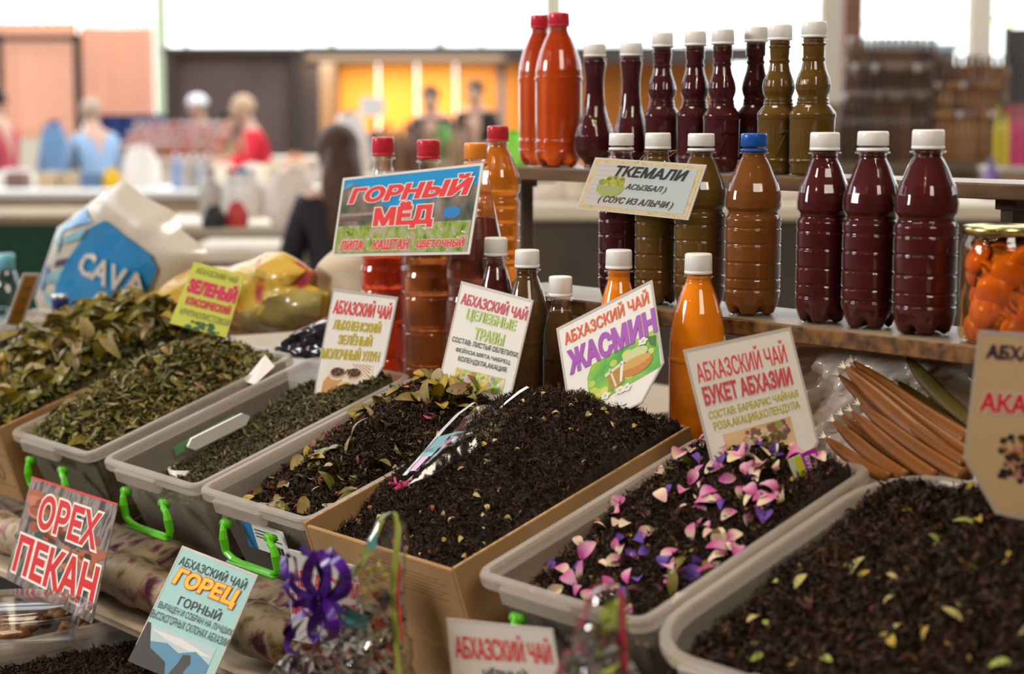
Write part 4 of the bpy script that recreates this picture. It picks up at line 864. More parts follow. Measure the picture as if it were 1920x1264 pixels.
# =================================================================== lettering on cards
FCACHE = {}
from mathutils.geometry import delaunay_2d_cdt
def textgeo(s, bold=0.0, shear=0.0):
    key = (s, bold, shear)
    if key in FCACHE: return FCACHE[key]
    cu_ = bpy.data.curves.new('t', 'FONT'); cu_.body = s; cu_.shear = shear; cu_.resolution_u = 2; cu_.fill_mode = 'NONE'
    o = bpy.data.objects.new('t', cu_); C.objects.link(o); bpy.context.view_layer.update()
    me = bpy.data.meshes.new_from_object(o.evaluated_get(bpy.context.evaluated_depsgraph_get()))
    co = [Vector((v.co.x, v.co.y)) for v in me.vertices]; ed = [tuple(e.vertices) for e in me.edges]
    bpy.data.objects.remove(o); bpy.data.curves.remove(cu_); bpy.data.meshes.remove(me)
    # loops are runs of consecutive vertices closed by one edge; keep their direction
    loops = []; st = 0; n = len(co); nxt = {}
    for a, b in ed: nxt.setdefault(a, []).append(b); nxt.setdefault(b, []).append(a)
    while st < n:
        e_ = st
        while e_+1 < n and (e_+1) in nxt.get(e_, []): e_ += 1
        loops.append(list(range(st, e_+1))); st = e_+1
    if bold:
        new = list(co)
        def area_(L_): return sum(co[L_[k_-1]].x*co[L_[k_]].y-co[L_[k_]].x*co[L_[k_-1]].y for k_ in range(len(L_)))
        def has(L_, p):
            c = False
            for k_ in range(len(L_)):
                a, b = co[L_[k_-1]], co[L_[k_]]
                if (a.y > p.y) != (b.y > p.y) and p.x < (b.x-a.x)*(p.y-a.y)/(b.y-a.y+1e-12)+a.x: c = not c
            return c
        ars = [area_(L_) for L_ in loops]
        for li, L_ in enumerate(loops):
            hole = any(ars[m]*ars[li] < 0 and abs(ars[m]) > abs(ars[li]) and has(M_, co[L_[0]]) and has(M_, co[L_[len(L_)//2]]) for m, M_ in enumerate(loops) if m != li)
            sg_ = (1 if ars[li] > 0 else -1)*(-1 if hole else 1)
            for k_ in range(len(L_)):
                a, b, c = co[L_[k_-1]], co[L_[k_]], co[L_[(k_+1) % len(L_)]]; d1 = (b-a); d2 = (c-b)
                if d1.length < 1e-7 or d2.length < 1e-7: continue
                d1.normalize(); d2.normalize(); n1 = Vector((d1.y, -d1.x))*sg_; n2 = Vector((d2.y, -d2.x))*sg_; m_ = n1+n2
                if m_.length < .3: m_ = n1
                else: m_ = m_/max(.45, m_.length_squared/2)
                new[L_[k_]] = b+m_*bold
        co = new
    E_ = [(L_[k_], L_[(k_+1) % len(L_)]) for L_ in loops if len(L_) > 2 for k_ in range(len(L_))]
    vo, eo, fo, *_ = delaunay_2d_cdt(co, E_, [], 0, 1e-6)
    P0 = np.array([co[a] for a, b in E_]); P1 = np.array([co[b] for a, b in E_]); V = [(v.x, v.y) for v in vo]; F = []
    if len(fo):
        T_ = np.array([np.mean([V[i] for i in f], 0) for f in fo])
        up = (P0[None, :, 1] <= T_[:, None, 1]) & (P1[None, :, 1] > T_[:, None, 1]); dn = (P0[None, :, 1] > T_[:, None, 1]) & (P1[None, :, 1] <= T_[:, None, 1])
        cr__ = (P1[None, :, 0]-P0[None, :, 0])*(T_[:, None, 1]-P0[None, :, 1])-(T_[:, None, 0]-P0[None, :, 0])*(P1[None, :, 1]-P0[None, :, 1])
        wn = (up & (cr__ > 0)).sum(1)-(dn & (cr__ < 0)).sum(1)
        F = [tuple(f) for f, w_ in zip(fo, wn) if w_ != 0]
    used = sorted({i for f in F for i in f}); mp_ = {a: k_ for k_, a in enumerate(used)}
    V = [V[i] for i in used]; F = [tuple(mp_[i] for i in f) for f in F]
    FCACHE[key] = (V, F); return V, F
class Card:
    """a printed card; u runs right, v runs down, both 0..1 over the (unclipped) rectangle"""
    def __init__(s, name, label, quad, r, aspect, poly=None, back=(.78, .75, .70), border=0, bulge=0, cat='sign', prior=(0, 0), mat_=None, thick=.0012, rr=None):
        P = [ray(*q) for q in quad]; P = [p/p[1] for p in P]
        d0 = atr(quad[0][0], quad[0][1], r)[1]; best = None
        for i in range(-40, 41):
            for k_ in range(-40, 41):
                d1 = d0+i*.004+prior[0]; d3 = d0+k_*.004+prior[1]
                a = P[1]*d1-P[0]*d0; b = P[3]*d3-P[0]*d0; la = np.linalg.norm(a); lb = np.linalg.norm(b)
                c = (a@b/la/lb)**2*30+(math.log((lb/la)/aspect))**2*6+((i*.004)**2+(k_*.004)**2)*14
                if best is None or c < best[0]: best = (c, d1, d3)
        _, d1, d3 = best
        if rr: d0, d1, d3 = atr(*quad[0], rr[0])[1], atr(*quad[1], rr[1])[1], atr(*quad[3], rr[2])[1]
        s.TL = P[0]*d0+CAMP*[1, 0, 1]*0; p0 = CAMP+P[0]*d0; p1 = CAMP+P[1]*d1; p3 = CAMP+P[3]*d3
        n = np.cross(p1-p0, p3-p0); n = n/np.linalg.norm(n)
        if n@(CAMP-p0) < 0: n = -n
        p2 = hit(quad[2][0], quad[2][1], p0, n); s.p = (p0, p1, p2, p3); s.n = n; s.bulge = 0
        s.o = (p2+p3)/2; s.t = thing(name, label, cat, tuple(s.o)); s.back = back
        V2 = []; fr_ = []; bk = []
        if poly:
            k_ = len(poly); fv = [s.at(u, v, 0) for u, v in poly]; bv_ = [s.at(u, v, -1) for u, v in poly]
            vv = fv+[tuple(np.array(q)-s.n*thick) for q in fv]; ff = [tuple(range(k_)), tuple(range(2*k_-1, k_-1, -1))]+[(i, i+k_, (i+1) % k_+k_, (i+1) % k_) for i in range(k_)]
        else:
            N_ = 12; fv = [s.at(i/N_, j_/N_, 0) for j_ in range(N_+1) for i in range(N_+1)]; M_ = len(fv)
            vv = fv+[tuple(np.array(q)-s.n*thick) for q in fv]; q_ = lambda i, j_: j_*(N_+1)+i
            ff = [(q_(i, j_), q_(i+1, j_), q_(i+1, j_+1), q_(i, j_+1)) for i in range(N_) for j_ in range(N_)]; ff += [tuple(x_+M_ for x_ in reversed(f_)) for f_ in ff]
            for i in range(N_): ff += [(q_(i, 0), q_(i, 0)+M_, q_(i+1, 0)+M_, q_(i+1, 0)), (q_(i, N_), q_(i+1, N_), q_(i+1, N_)+M_, q_(i, N_)+M_), (q_(0, i), q_(0, i+1), q_(0, i+1)+M_, q_(0, i)+M_), (q_(N_, i), q_(N_, i)+M_, q_(N_, i+1)+M_, q_(N_, i+1))]
        s.card = mesh('card', vv, ff, mat_ or mat('card_%.2f_%.2f_%.2f' % back, back, .4, coat=.08), s.t)
        if poly or border:
            pp = poly or [(0, 0), (1, 0), (1, 1), (0, 1)]
            c_ = np.mean(pp, 0); pts = []
            k_ = len(pp); e = border or .018
            loop = [s.at(u, v, 1) for u, v in pp]; inner = [s.at(u+(c_[0]-u)*e*2.2, v+(c_[1]-v)*e*2.2, 1) for u, v in pp]
            mesh('laminate_edge', loop+inner, [(i, (i+1) % k_, (i+1) % k_+k_, i+k_) for i in range(k_)], mat('laminate', (.50, .46, .42), .25, coat=.5), s.t)
    def at(s, u, v, layer):
        a, b, c, d = s.p; q = (a*(1-u)+b*u)*(1-v)+(d*(1-u)+c*u)*v
        return tuple(q-s.o+s.n*(layer*.00022+s.bulge*math.sin(math.pi*min(1, max(0, u)))))
    def text(s, txt, u0, v0, u1, v1, col, bold=.02, shear=0, layer=4, name='lettering', outline=None, ob=.05, rough=.4):
        if outline is not None:
            V, F = textgeo(txt, bold, shear); V2, F2 = textgeo(txt, bold+ob, shear)
        V, F = textgeo(txt, bold, shear); X0 = min(a for a, _ in V); X1 = max(a for a, _ in V); Y0 = min(b for _, b in V); Y1 = max(b for _, b in V)
        mp = lambda V_, ly: [s.at(u0+(a-X0)/(X1-X0)*(u1-u0), v1-(b-Y0)/(Y1-Y0)*(v1-v0), ly) for a, b in V_]
        o = mesh(name, mp(V, layer), F, mat('ink_%.3f_%.3f_%.3f' % col, col, rough), s.t)
        if outline is not None: mesh('lettering_outline', mp(V2, layer-1), F2, mat('ink_%.3f_%.3f_%.3f' % outline, outline, rough), s.t)
        return o
    def patch(s, poly, col, layer=2, name='printed_shape', m=None):
        n = len(poly); q = mesh(name, [s.at(u, v, layer) for u, v in poly], [tuple(range(n))], m or mat('ink_%.3f_%.3f_%.3f' % col, col, .4), s.t); return q
    def rect(s, u0, v0, u1, v1, col, layer=2, name='printed_picture', m=None, N_=8):
        vv = [s.at(u0+(u1-u0)*i/N_, v0+(v1-v0)*j_/N_, layer) for j_ in range(N_+1) for i in range(N_+1)]
        return mesh(name, vv, [(j_*(N_+1)+i, j_*(N_+1)+i+1, (j_+1)*(N_+1)+i+1, (j_+1)*(N_+1)+i) for i in range(N_) for j_ in range(N_)], m or mat('ink_%.3f_%.3f_%.3f' % col, col, .4), s.t)
    def dot(s, u, v, ru, rv, col, layer=3, name='printed_shape', n=14, a0=0, a1=6.2832, sh=0):
        return s.patch([(u+ru*math.cos(a0+(a1-a0)*k_/n)+sh*math.sin(a0+(a1-a0)*k_/n)*ru, v+rv*math.sin(a0+(a1-a0)*k_/n)) for k_ in range(n)], col, layer, name)
    def dots(s, n, u0, v0, u1, v1, ru, rv, cols_, layer=3, seed=1, name='printed_flecks'):
        g = random.Random(seed); byc = {}
        for k_ in range(n):
            c = g.choice(cols_); a = g.uniform(.6, 1.3); u = g.uniform(u0, u1); v = g.uniform(v0, v1); byc.setdefault(c, []).append(([s.at(u+ru*a*math.cos(q)*1.0, v+rv*a*math.sin(q), layer+.15*(k_ % 5)) for q in np.arange(0, 6.28, .7)], [tuple(range(9))]))
        for c, L_ in byc.items(): V_, F_ = join(L_); mesh(name, V_, F_, mat('ink_%.3f_%.3f_%.3f' % c, c, .4), s.t)['kind'] = 'stuff'
RED = (.75, .03, .04); CRIM = (.62, .03, .07); YEL = (.55, .42, .02); BLK_ = (.02, .02, .02); WHT = (.80, .77, .72)
# mountain honey
c = Card('price_sign', 'laminated red lettered mountain honey sign leaning on the honey bottles', [(643, 334), (907, 305), (880, 477), (622, 481)], 1.41, .60, rr=(1.435, 1.435, 1.425), bulge=.006, back=(.76, .74, .72))
c.rect(.018, .03, .982, .55, (.02, .28, .60), 1, m=mat('print_sky', (.01, .28, .62), .3, coat=.1, scale=14, ramp=[(.02, .30, .65), (.02, .32, .68), (.02, .30, .65), (.35, .5, .65)]))
c.patch([(.018, .16), (.10, .10), (.20, .16), (.32, .36), (.45, .50), (.55, .46), (.68, .36), (.82, .34), (.982, .22), (.982, .72), (.018, .72)], (.10, .12, .09), 2.2, m=mat('print_forest', (.09, .10, .07), .35, coat=.1, scale=30, ramp=[(.05, .07, .05), (.10, .12, .08), (.22, .16, .12), (.30, .28, .25)]))
c.dot(.84, .52, .06, .07, (.03, .22, .55), 3); c.rect(.03, .46, .30, .50, (.35, .25, .22), 3.2); c.rect(.02, .53, .42, .56, (.16, .09, .07), 3.2)
c.rect(.018, .62, .982, .965, (.2, .3, .05), 3.4, m=mat('print_meadow', (.2, .3, .05), .35, coat=.1, scale=75, ramp=[(.08, .14, .02), (.22, .33, .04), (.30, .40, .07), (.45, .42, .30), (.50, .30, .35)]))
c.dots(60, .04, .66, .96, .95, .006, .010, [(.75, .72, .70), (.70, .45, .05), (.55, .25, .35), (.65, .6, .2)], 4, 3)
LR = (.80, .05, .05)
c.text('ГОРНЫЙ', .075, .10, .955, .34, LR, .055, .18, 6, outline=WHT, ob=.045)
c.text('МЁД', .29, .36, .72, .68, LR, .06, 0, 6, outline=WHT, ob=.045)
for a, u0, u1 in (('ЛИПА', .06, .24), ('КАШТАН', .31, .58), ('ЦВЕТОЧНЫЙ', .63, .96)): c.text(a, u0, .80, u1, .93, LR, .05, .12, 6, outline=WHT, ob=.05)
# tkemali, hanging
c2 = Card('price_sign', 'small framed plum sauce sign hanging by a thread from a bottle neck', [(1116, 295), (1325, 309), (1290, 413), (1080, 391)], 1.50, .48, rr=(1.52, 1.52, 1.517), back=(.62, .60, .52))
c2.rect(.02, .03, .98, .97, (.70, .50, .25), 1, m=mat('print_gold_edge', (.62, .42, .16), .4, scale=160, ramp=[(.60, .40, .12), (.66, .52, .28), (.66, .56, .38)]))
c2.rect(.055, .09, .945, .91, (.50, .56, .56), 2); c2.rect(.055, .09, .40, .91, (.58, .53, .50), 2.2)
for k_ in range(8): c2.rect(.06, .14+k_*.09, .30, .155+k_*.09, (.50, .45, .46), 2.4)
c2.dots(26, .14, .36, .34, .62, .030, .055, [(.34, .38, .03), (.42, .44, .06), (.25, .30, .03)], 3, 5, 'printed_plums')
c2.patch([(.12+.125*(1-math.cos(a)), .52+.20*math.sin(a)) for a in np.linspace(0, 3.14, 14)], (.36, .38, .16), 4.2, 'printed_bowl')
c2.patch([(.12, .50), (.14, .60), (.22, .68), (.31, .62), (.37, .50), (.37, .53), (.31, .66), (.22, .72), (.13, .63)], (.30, .48, .05), 4.5, 'printed_rim')
c2.text('ТКЕМАЛИ', .24, .12, .88, .32, BLK_, .03, .25, 6); c2.text('АСЫЗБАЛ )', .38, .44, .74, .58, (.06, .03, .02), .012, .3, 6); c2.text('( СОУС ИЗ АЛЫЧИ )', .18, .70, .84, .86, (.06, .03, .02), .012, .3, 6)
kn = atr(1252, 296, 1.519); ta = tube([kn-c2.o, atr(1262, 288, 1.53)-c2.o, atr(1270, 282, 1.53)-c2.o, atr(1254, 283, 1.536)-c2.o], .0006, 6); tb = tube([atr(1196, 304, 1.519)-c2.o, atr(1206, 292, 1.535)-c2.o, atr(1214, 286, 1.535)-c2.o], .0006, 6)
mesh('thread', *join([ta, tb]), mat('brown_thread', (.25, .12, .05), .7), c2.t)
NOT = [(0, 0), (1, 0), (1, .72), (.83, .93), (.72, 1.0), (.13, 1.0), (0, .80)]
# milky oolong
c = Card('price_sign', 'white Abkhaz green oolong card with tea cups standing in the half full tub', [(625, 541), (746, 557), (710, 752), (582, 748)], 1.37, 1.5, rr=(1.405, 1.42, 1.385), poly=[(0, 0), (1, 0), (.98, .66), (.80, .92), (.70, .98), (.06, 1.06), (.02, .80)])
c.text('АБХАЗСКИЙ ЧАЙ', .07, .06, .95, .22, RED, .022, .06); c.text('ЛЫХНЕНСКИЙ', .12, .245, .84, .36, YEL, .04); c.text('ЗЕЛЁНЫЙ', .24, .375, .75, .49, YEL, .04); c.text('МОЛОЧНЫЙ УЛУН', .04, .505, .90, .63, YEL, .04)
c.rect(.14, .66, .84, .94, (.78, .70, .60), 1.5)
c.patch([(.14, .84), (.24, .74), (.40, .80), (.55, .94), (.14, .94)], (.62, .30, .10), 2)
for k_ in range(5): c.patch([(.52+.05*k_, .66), (.54+.05*k_, .66), (.80+.01*k_, .80-.03*k_), (.79, .80-.03*k_)], (.50, .22, .12), 2); c.patch([(.50+.06*k_, .86), (.52+.06*k_, .87), (.44+.06*k_, .94), (.42+.06*k_, .94)], (.30, .12, .06), 2)
for u in (.33, .58):
    c.dot(u, .765, .125, .058, (.72, .60, .48), 3); c.dot(u, .75, .11, .050, (.55, .28, .14), 4); c.dot(u, .742, .095, .040, (.06, .03, .02), 5)
c.dots(40, .26, .715, .66, .765, .012, .007, [(.25, .15, .10), (.12, .08, .05)], 6, 6)
c.dot(.48, .87, .10, .050, (.75, .72, .66), 5); c.dot(.48, .865, .08, .038, (.75, .50, .04), 6)
# healing herbs
c = Card('price_sign', 'white healing herbs card with a flower print standing in the leafy black tea', [(865, 527), (1000, 563), (957, 748), (822, 716)], 1.365, 1.36, rr=(1.405, 1.42, 1.38), poly=[(0, 0), (1, 0), (1, 1.02), (.90, 1.07), (.10, 1.0), (0, .94)])
c.text('АБХАЗСКИЙ ЧАЙ', .06, .075, .97, .215, CRIM, .02, .05); c.text('ЦЕЛЕБНЫЕ', .18, .235, .86, .36, (.42, .58, .12), .035); c.text('ТРАВЫ', .34, .395, .75, .515, (.42, .58, .12), .035)
for k_, a in enumerate(('СОСТАВ: ЛИСТЬЯ ОБЛЕПИХИ,', 'ФЕЙХОА.МЯТА,ЧАБРЕЦ,', 'КОЛЕНДУЛА,АКАЦИЯ.')): c.text(a, (.06, .14, .20)[k_], .535+.085*k_, (.98, .90, .88)[k_], .595+.085*k_, BLK_, .012)
c.rect(.20, .82, .88, .985, (.76, .62, .40), 1.5, m=mat('print_flowers', (.75, .6, .3), .35, coat=.3, scale=90, ramp=[(.72, .68, .58), (.74, .55, .20), (.30, .48, .10), (.74, .68, .55)]))
c.dots(46, .20, .84, .85, 1.0, .030, .020, [(.70, .45, .04), (.20, .42, .06), (.15, .38, .05), (.72, .55, .12), (.45, .20, .45), (.75, .72, .65), (.60, .16, .05)], 3, 7)
c.dot(.40, .90, .06, .045, (.60, .40, .60), 5); c.dot(.40, .90, .02, .016, (.6, .4, .05), 6)
# jasmine
c = Card('price_sign', 'jasmine tea card with purple word and green teapot picture', [(1043, 616), (1222, 525), (1250, 720), (1072, 808)], 1.385, 1.0, rr=(1.43, 1.445, 1.40), poly=[(0, 0), (1, 0), (1, .80), (.74, 1.06), (.62, 1.06), (0, .82)])
c.text('АБХАЗСКИЙ ЧАЙ', .07, .055, .95, .205, (.72, .10, .015), .022); c.text('ЖАСМИН', .07, .26, .99, .50, (.36, .07, .44), .055, 0)
c.patch([(.30, .50), (.98, .46), (.97, .82), (.22, .87), (.24, .60)], (.10, .38, .05), 1.5, 'printed_picture', m=mat('print_green', (.1, .4, .05), .35, coat=.3, scale=26, ramp=[(.05, .30, .04), (.12, .42, .05), (.30, .52, .06), (.62, .66, .12)]))
c.dots(14, .26, .52, .96, .84, .045, .035, [(.48, .58, .08), (.66, .64, .12), (.55, .62, .10)], 2.2, 8, 'printed_light')
c.dot(.74, .70, .17, .085, (.48, .20, .02), 4); c.dot(.74, .67, .16, .045, (.60, .32, .06), 4.4); c.dot(.75, .60, .13, .055, (.55, .60, .30), 4.2); c.patch([(.60, .60), (.56, .78), (.585, .785), (.63, .61)], (.75, .76, .70), 5)
c.patch([(.44, .66), (.62, .64), (.60, .80), (.46, .82)], (.42, .22, .02), 3.8); c.patch([(.47, .62), (.49, .62), (.53, .80), (.51, .81)], (.68, .66, .50), 5); c.patch([(.42, .65), (.60, .61), (.61, .64), (.43, .68)], (.66, .62, .40), 5)
for u, v in ((.84, .52), (.40, .84), (.55, .855), (.62, .86)):
    for k_ in range(5): c.dot(u+.030*math.cos(k_*1.257), v+.022*math.sin(k_*1.257), .022, .013, (.78, .77, .70), 5.5+k_*.1, 'printed_flower')
    c.dot(u, v, .010, .008, (.6, .5, .1), 6.4)
c.patch([(.88, .50), (.97, .52), (.95, .62), (.90, .58)], (.05, .16, .02), 4); c.patch([(.80, .54), (.86, .56), (.88, .66), (.82, .62)], (.07, .22, .03), 4)
# bouquet
c = Card('price_sign', 'white bouquet tea card with a flower vase picture standing in the petal tea', [(1281, 656), (1482, 613), (1537, 835), (1340, 893)], 1.35, 1.12, poly=[(0, 0), (1, 0), (1.0, .97), (.93, 1.04), (.10, 1.0), (.0, .90)], back=(.80, .77, .73))
c.text('АБХАЗСКИЙ ЧАЙ', .065, .085, .90, .28, RED, .012, 0); c.text('БУКЕТ АБХАЗИИ', .075, .315, .90, .465, CRIM, .035, 0, outline=(.70, .55, .50), ob=.03)
c.text('СОСТАВ: БАРБАРИС ЧАЙНАЯ', .08, .495, .92, .575, (.50, .44, .02), .025); c.text('РОЗА,АКАЦИЯ,КОЛЕНДУЛА', .10, .60, .91, .68, (.50, .44, .02), .025)
c.rect(.16, .71, .80, 1.0, (.70, .42, .14), 1.5, m=mat('print_warm', (.72, .48, .20), .35, coat=.3, scale=9, stretch=(1, 1, 4), ramp=[(.62, .36, .12), (.72, .48, .22), (.76, .60, .38)]))
c.dots(60, .38, .735, .74, .86, .030, .024, [(.60, .28, .24), (.70, .45, .38), (.16, .07, .10), (.28, .30, .05), (.65, .55, .35), (.20, .10, .04), (.40, .06, .07)], 3, 9, 'printed_bouquet')
c.dots(50, .42, .82, .70, .955, .026, .022, [(.14, .05, .06), (.12, .10, .02), (.30, .33, .05), (.20, .08, .03)], 4, 10, 'printed_bouquet')
c.dot(.30, .935, .085, .055, (.76, .68, .60), 5); c.dot(.30, .895, .085, .018, (.80, .74, .68), 6); c.dot(.30, .895, .068, .012, (.30, .10, .04), 7); c.dot(.39, .925, .03, .028, (.76, .68, .60), 4.5)
# acacia card at the right edge
c = Card('price_sign', 'beige acacia tea card with a red word at the right edge', [(1836, 620), (2040, 632), (2030, 900), (1806, 880)], 1.30, 1.25, poly=[(0, 0), (1, 0), (1, 1.1), (.80, 1.36), (.30, 1.30), (0, .93)], back=(.66, .46, .26))
c.text('АБХАЗСКИЙ', .08, .065, 1.05, .195, (.03, .015, .05), .045, .02); c.text('АКАЦИЯ', .07, .43, .90, .60, RED, .05, 0, outline=WHT, ob=.05)
c.dots(170, .30, .72, .85, 1.05, .028, .020, [(.04, .03, .03), (.05, .035, .03), (.03, .02, .02), (.55, .22, .03), (.60, .22, .18), (.08, .05, .04)], 3, 12, 'printed_tea')
# pecan card
c = Card('price_sign', 'glossy pecan card with huge red letters before the green latch tub', [(60, 893), (221, 944), (172, 1170), (10, 1085)], 1.055, 1.3, rr=(1.075, 1.075, 1.02), bulge=.004, back=(.36, .30, .27), mat_=mat('print_wood', (.30, .25, .23), .3, coat=.1, scale=14, stretch=(5, 5, .6), ramp=[(.03, .03, .028), (.12, .095, .085), (.30, .25, .23), (.06, .045, .04)]))
c.rect(0, 0, 1, .02, (.6, .05, .04), 1)
c.dots(26, .10, .12, .45, .48, .09, .055, [(.42, .10, .04), (.32, .08, .035), (.50, .17, .09)], 1.5, 13, 'printed_nut'); c.dots(24, .50, .40, .95, .70, .07, .05, [(.38, .10, .04), (.25, .06, .03), (.48, .16, .08), (.06, .05, .04)], 1.5, 14, 'printed_nut')
c.dots(30, .05, .35, .95, .80, .05, .035, [(.05, .05, .04), (.28, .07, .03), (.03, .07, .05)], 1.2, 15, 'printed_nut')
c.text('ОРЕХ', .19, .12, .88, .44, (.62, .02, .02), .035, 0, outline=WHT, ob=.05); c.text('ПЕКАН', .05, .55, .97, .90, (.62, .02, .02), .035, 0, outline=WHT, ob=.05)
# gorets card
c = Card('price_sign', 'pale turquoise mountaineer tea card with yellow title at the lower left', [(342, 1023), (484, 1078), (388, 1300), (240, 1240)], .99, 1.6, rr=(1.07, 1.07, .98), poly=[(0, 0), (1, 0), (1, 1), (.08, 1), (0, .86)], back=(.30, .52, .50))
c.text('АБХАЗСКИЙ ЧАЙ', .06, .06, .93, .155, (.03, .03, .03), .006, .0); c.text('ГОРЕЦ', .09, .17, .90, .335, (.75, .45, .02), .05, .12, 6, outline=(.55, .03, .02), ob=.035)
c.text('ГОРНЫЙ', .26, .36, .80, .455, (.03, .03, .03), .008); c.text('ВЫРАЩЕН И СОБРАН НА ЛУЧШИХ', .05, .475, 1.0, .54, (.04, .04, .04), .004); c.text('ВЫСОКОГОРНЫХ СКЛОНАХ АБХАЗИИ', .01, .555, 1.0, .62, (.04, .04, .04), .004)
c.rect(.10, .66, .90, 1.0, (.40, .50, .52), 1.5); c.patch([(.10, .80), (.35, .76), (.52, .80), (.70, .74), (.90, .80), (.90, 1), (.10, 1)], (.08, .22, .34), 2.2); c.patch([(.02, .66), (.06, .66), (.18, .84), (.42, .90), (.48, 1), (.0, 1)], (.035, .025, .02), 3)
c.patch([(.58, .80), (.66, .78), (.70, .84), (.66, .92), (.72, 1), (.50, 1), (.56, .88)], (.05, .04, .035), 3); c.patch([(.10, .70), (.5, .69), (.90, .74), (.7, .76), (.35, .74)], (.60, .60, .58), 2)
# black tea card bottom centre
c = Card('price_sign', 'white black tea card at the bottom centre before the petal tub', [(836, 1160), (1036, 1180), (1075, 1400), (860, 1400)], .99, 1.15, back=(.72, .69, .66), border=.01)
c.text('АБХАЗСКИЙ ЧАЙ', .065, .075, .95, .30, RED, .015, 0); c.text('ЧЁРНЫЙ', .30, .355, .70, .45, (.04, .03, .03), .02); c.text('БАЙХОВЫЙ', .2, .5, .8, .62, (.04, .03, .03), .02)
# card behind the purple ribbon
c = Card('price_sign', 'white card half hidden by the purple ribbon bow', [(540, 1030), (668, 1062), (690, 1230), (548, 1200)], 1.02, 1.3, back=(.70, .67, .64))
c.text('АБХАЗСКИЙ', .05, .14, 1.0, .38, RED, .012); c.text('МЕЛИССА', .02, .46, .80, .70, CRIM, .03)
# green classic label
c = Card('price_sign', 'yellow green classic tea card standing behind the leaf heap', [(364, 491), (459, 516), (424, 633), (318, 606)], 1.40, 1.2, back=(.52, .55, .10))
c.text('АБХАЗСКИЙ ЧАЙ', .10, .04, .90, .16, (.12, .14, .06), .004); c.text('ЗЕЛЕНЫЙ', .06, .20, .97, .47, (.62, .02, .10), .055, .0, outline=(.35, .3, .2), ob=.03); c.text('КЛАССИЧЕСКИЙ', .12, .50, .94, .66, (.55, .03, .08), .05); c.text('КРУПНОЛИСТОВОЙ', .10, .70, .98, .83, (.12, .14, .06), .004)
c.dots(20, .3, .88, .95, 1.0, .05, .03, [(.05, .12, .06), (.12, .2, .05)], 2, 16)
# brown card at far left
c = Card('price_sign', 'narrow brown card in a white edge at the far left', [(44, 513), (76, 513), (42, 612), (10, 608)], 1.34, 2.3, back=(.70, .66, .62))
c.rect(.12, .05, .85, .98, (.42, .20, .03), 2); 
for k_ in range(3): c.text('ЧАЙ', .3, .2+k_*.22, .7, .34+k_*.22, (.15, .07, .03), .0)
# small purple and yellow bouquet tag
c = Card('product_tag', 'small yellow and purple bouquet tag lying on the petal tea', [(1478, 862), (1528, 838), (1552, 905), (1500, 925)], 1.36, 1.0, back=(.60, .62, .40), cat='tag')
c.rect(.45, 0, 1, 1, (.38, .02, .40), 2); c.rect(.2, .05, .42, .95, (.60, .62, .02), 2); c.text('АБХАЗИЯ', .80, .1, .95, .9, WHT, .01) if False else None
def vtext(c, txt, u0, u1, v0, v1, col):
    V, F = textgeo(txt, .02, 0); X0 = min(a for a, _ in V); X1 = max(a for a, _ in V); Y0 = min(b for _, b in V); Y1 = max(b for _, b in V)
    mesh('lettering', [c.at(u0+(b-Y0)/(Y1-Y0)*(u1-u0), v0+(a-X0)/(X1-X0)*(v1-v0), 4) for a, b in V], F, mat('ink_%.3f_%.3f_%.3f' % col, col, .4), c.t)
vtext(c, 'АБХАЗС', .76, .92, .12, .90, WHT); vtext(c, 'БУКЕТ', .52, .68, .12, .80, WHT)
# lettering printed on the leaf carton
tB_ = tubs['B'][0]; V, F = textgeo('ELLO', .0, 0)
mesh('printed_lettering', [(.185+a*.036, -.0005, .030+b*.045) for a, b in V], F, mat('carton_ink', (.20, .11, .05), .8), tB_)
for k_ in (.024, .075): mesh('printed_line', *boxg(.18, .292, -.0006, -.0002, k_, k_+.0012), MATS['carton_ink'], tB_)
tE_ = tubs['E'][0]
for k_ in range(6): mesh('printed_line', *boxg(.10, .25-.01*(k_ % 2), -.0006, -.0002, .062+k_*.0045, .0628+k_*.0045), MATS['carton_ink'], tE_)
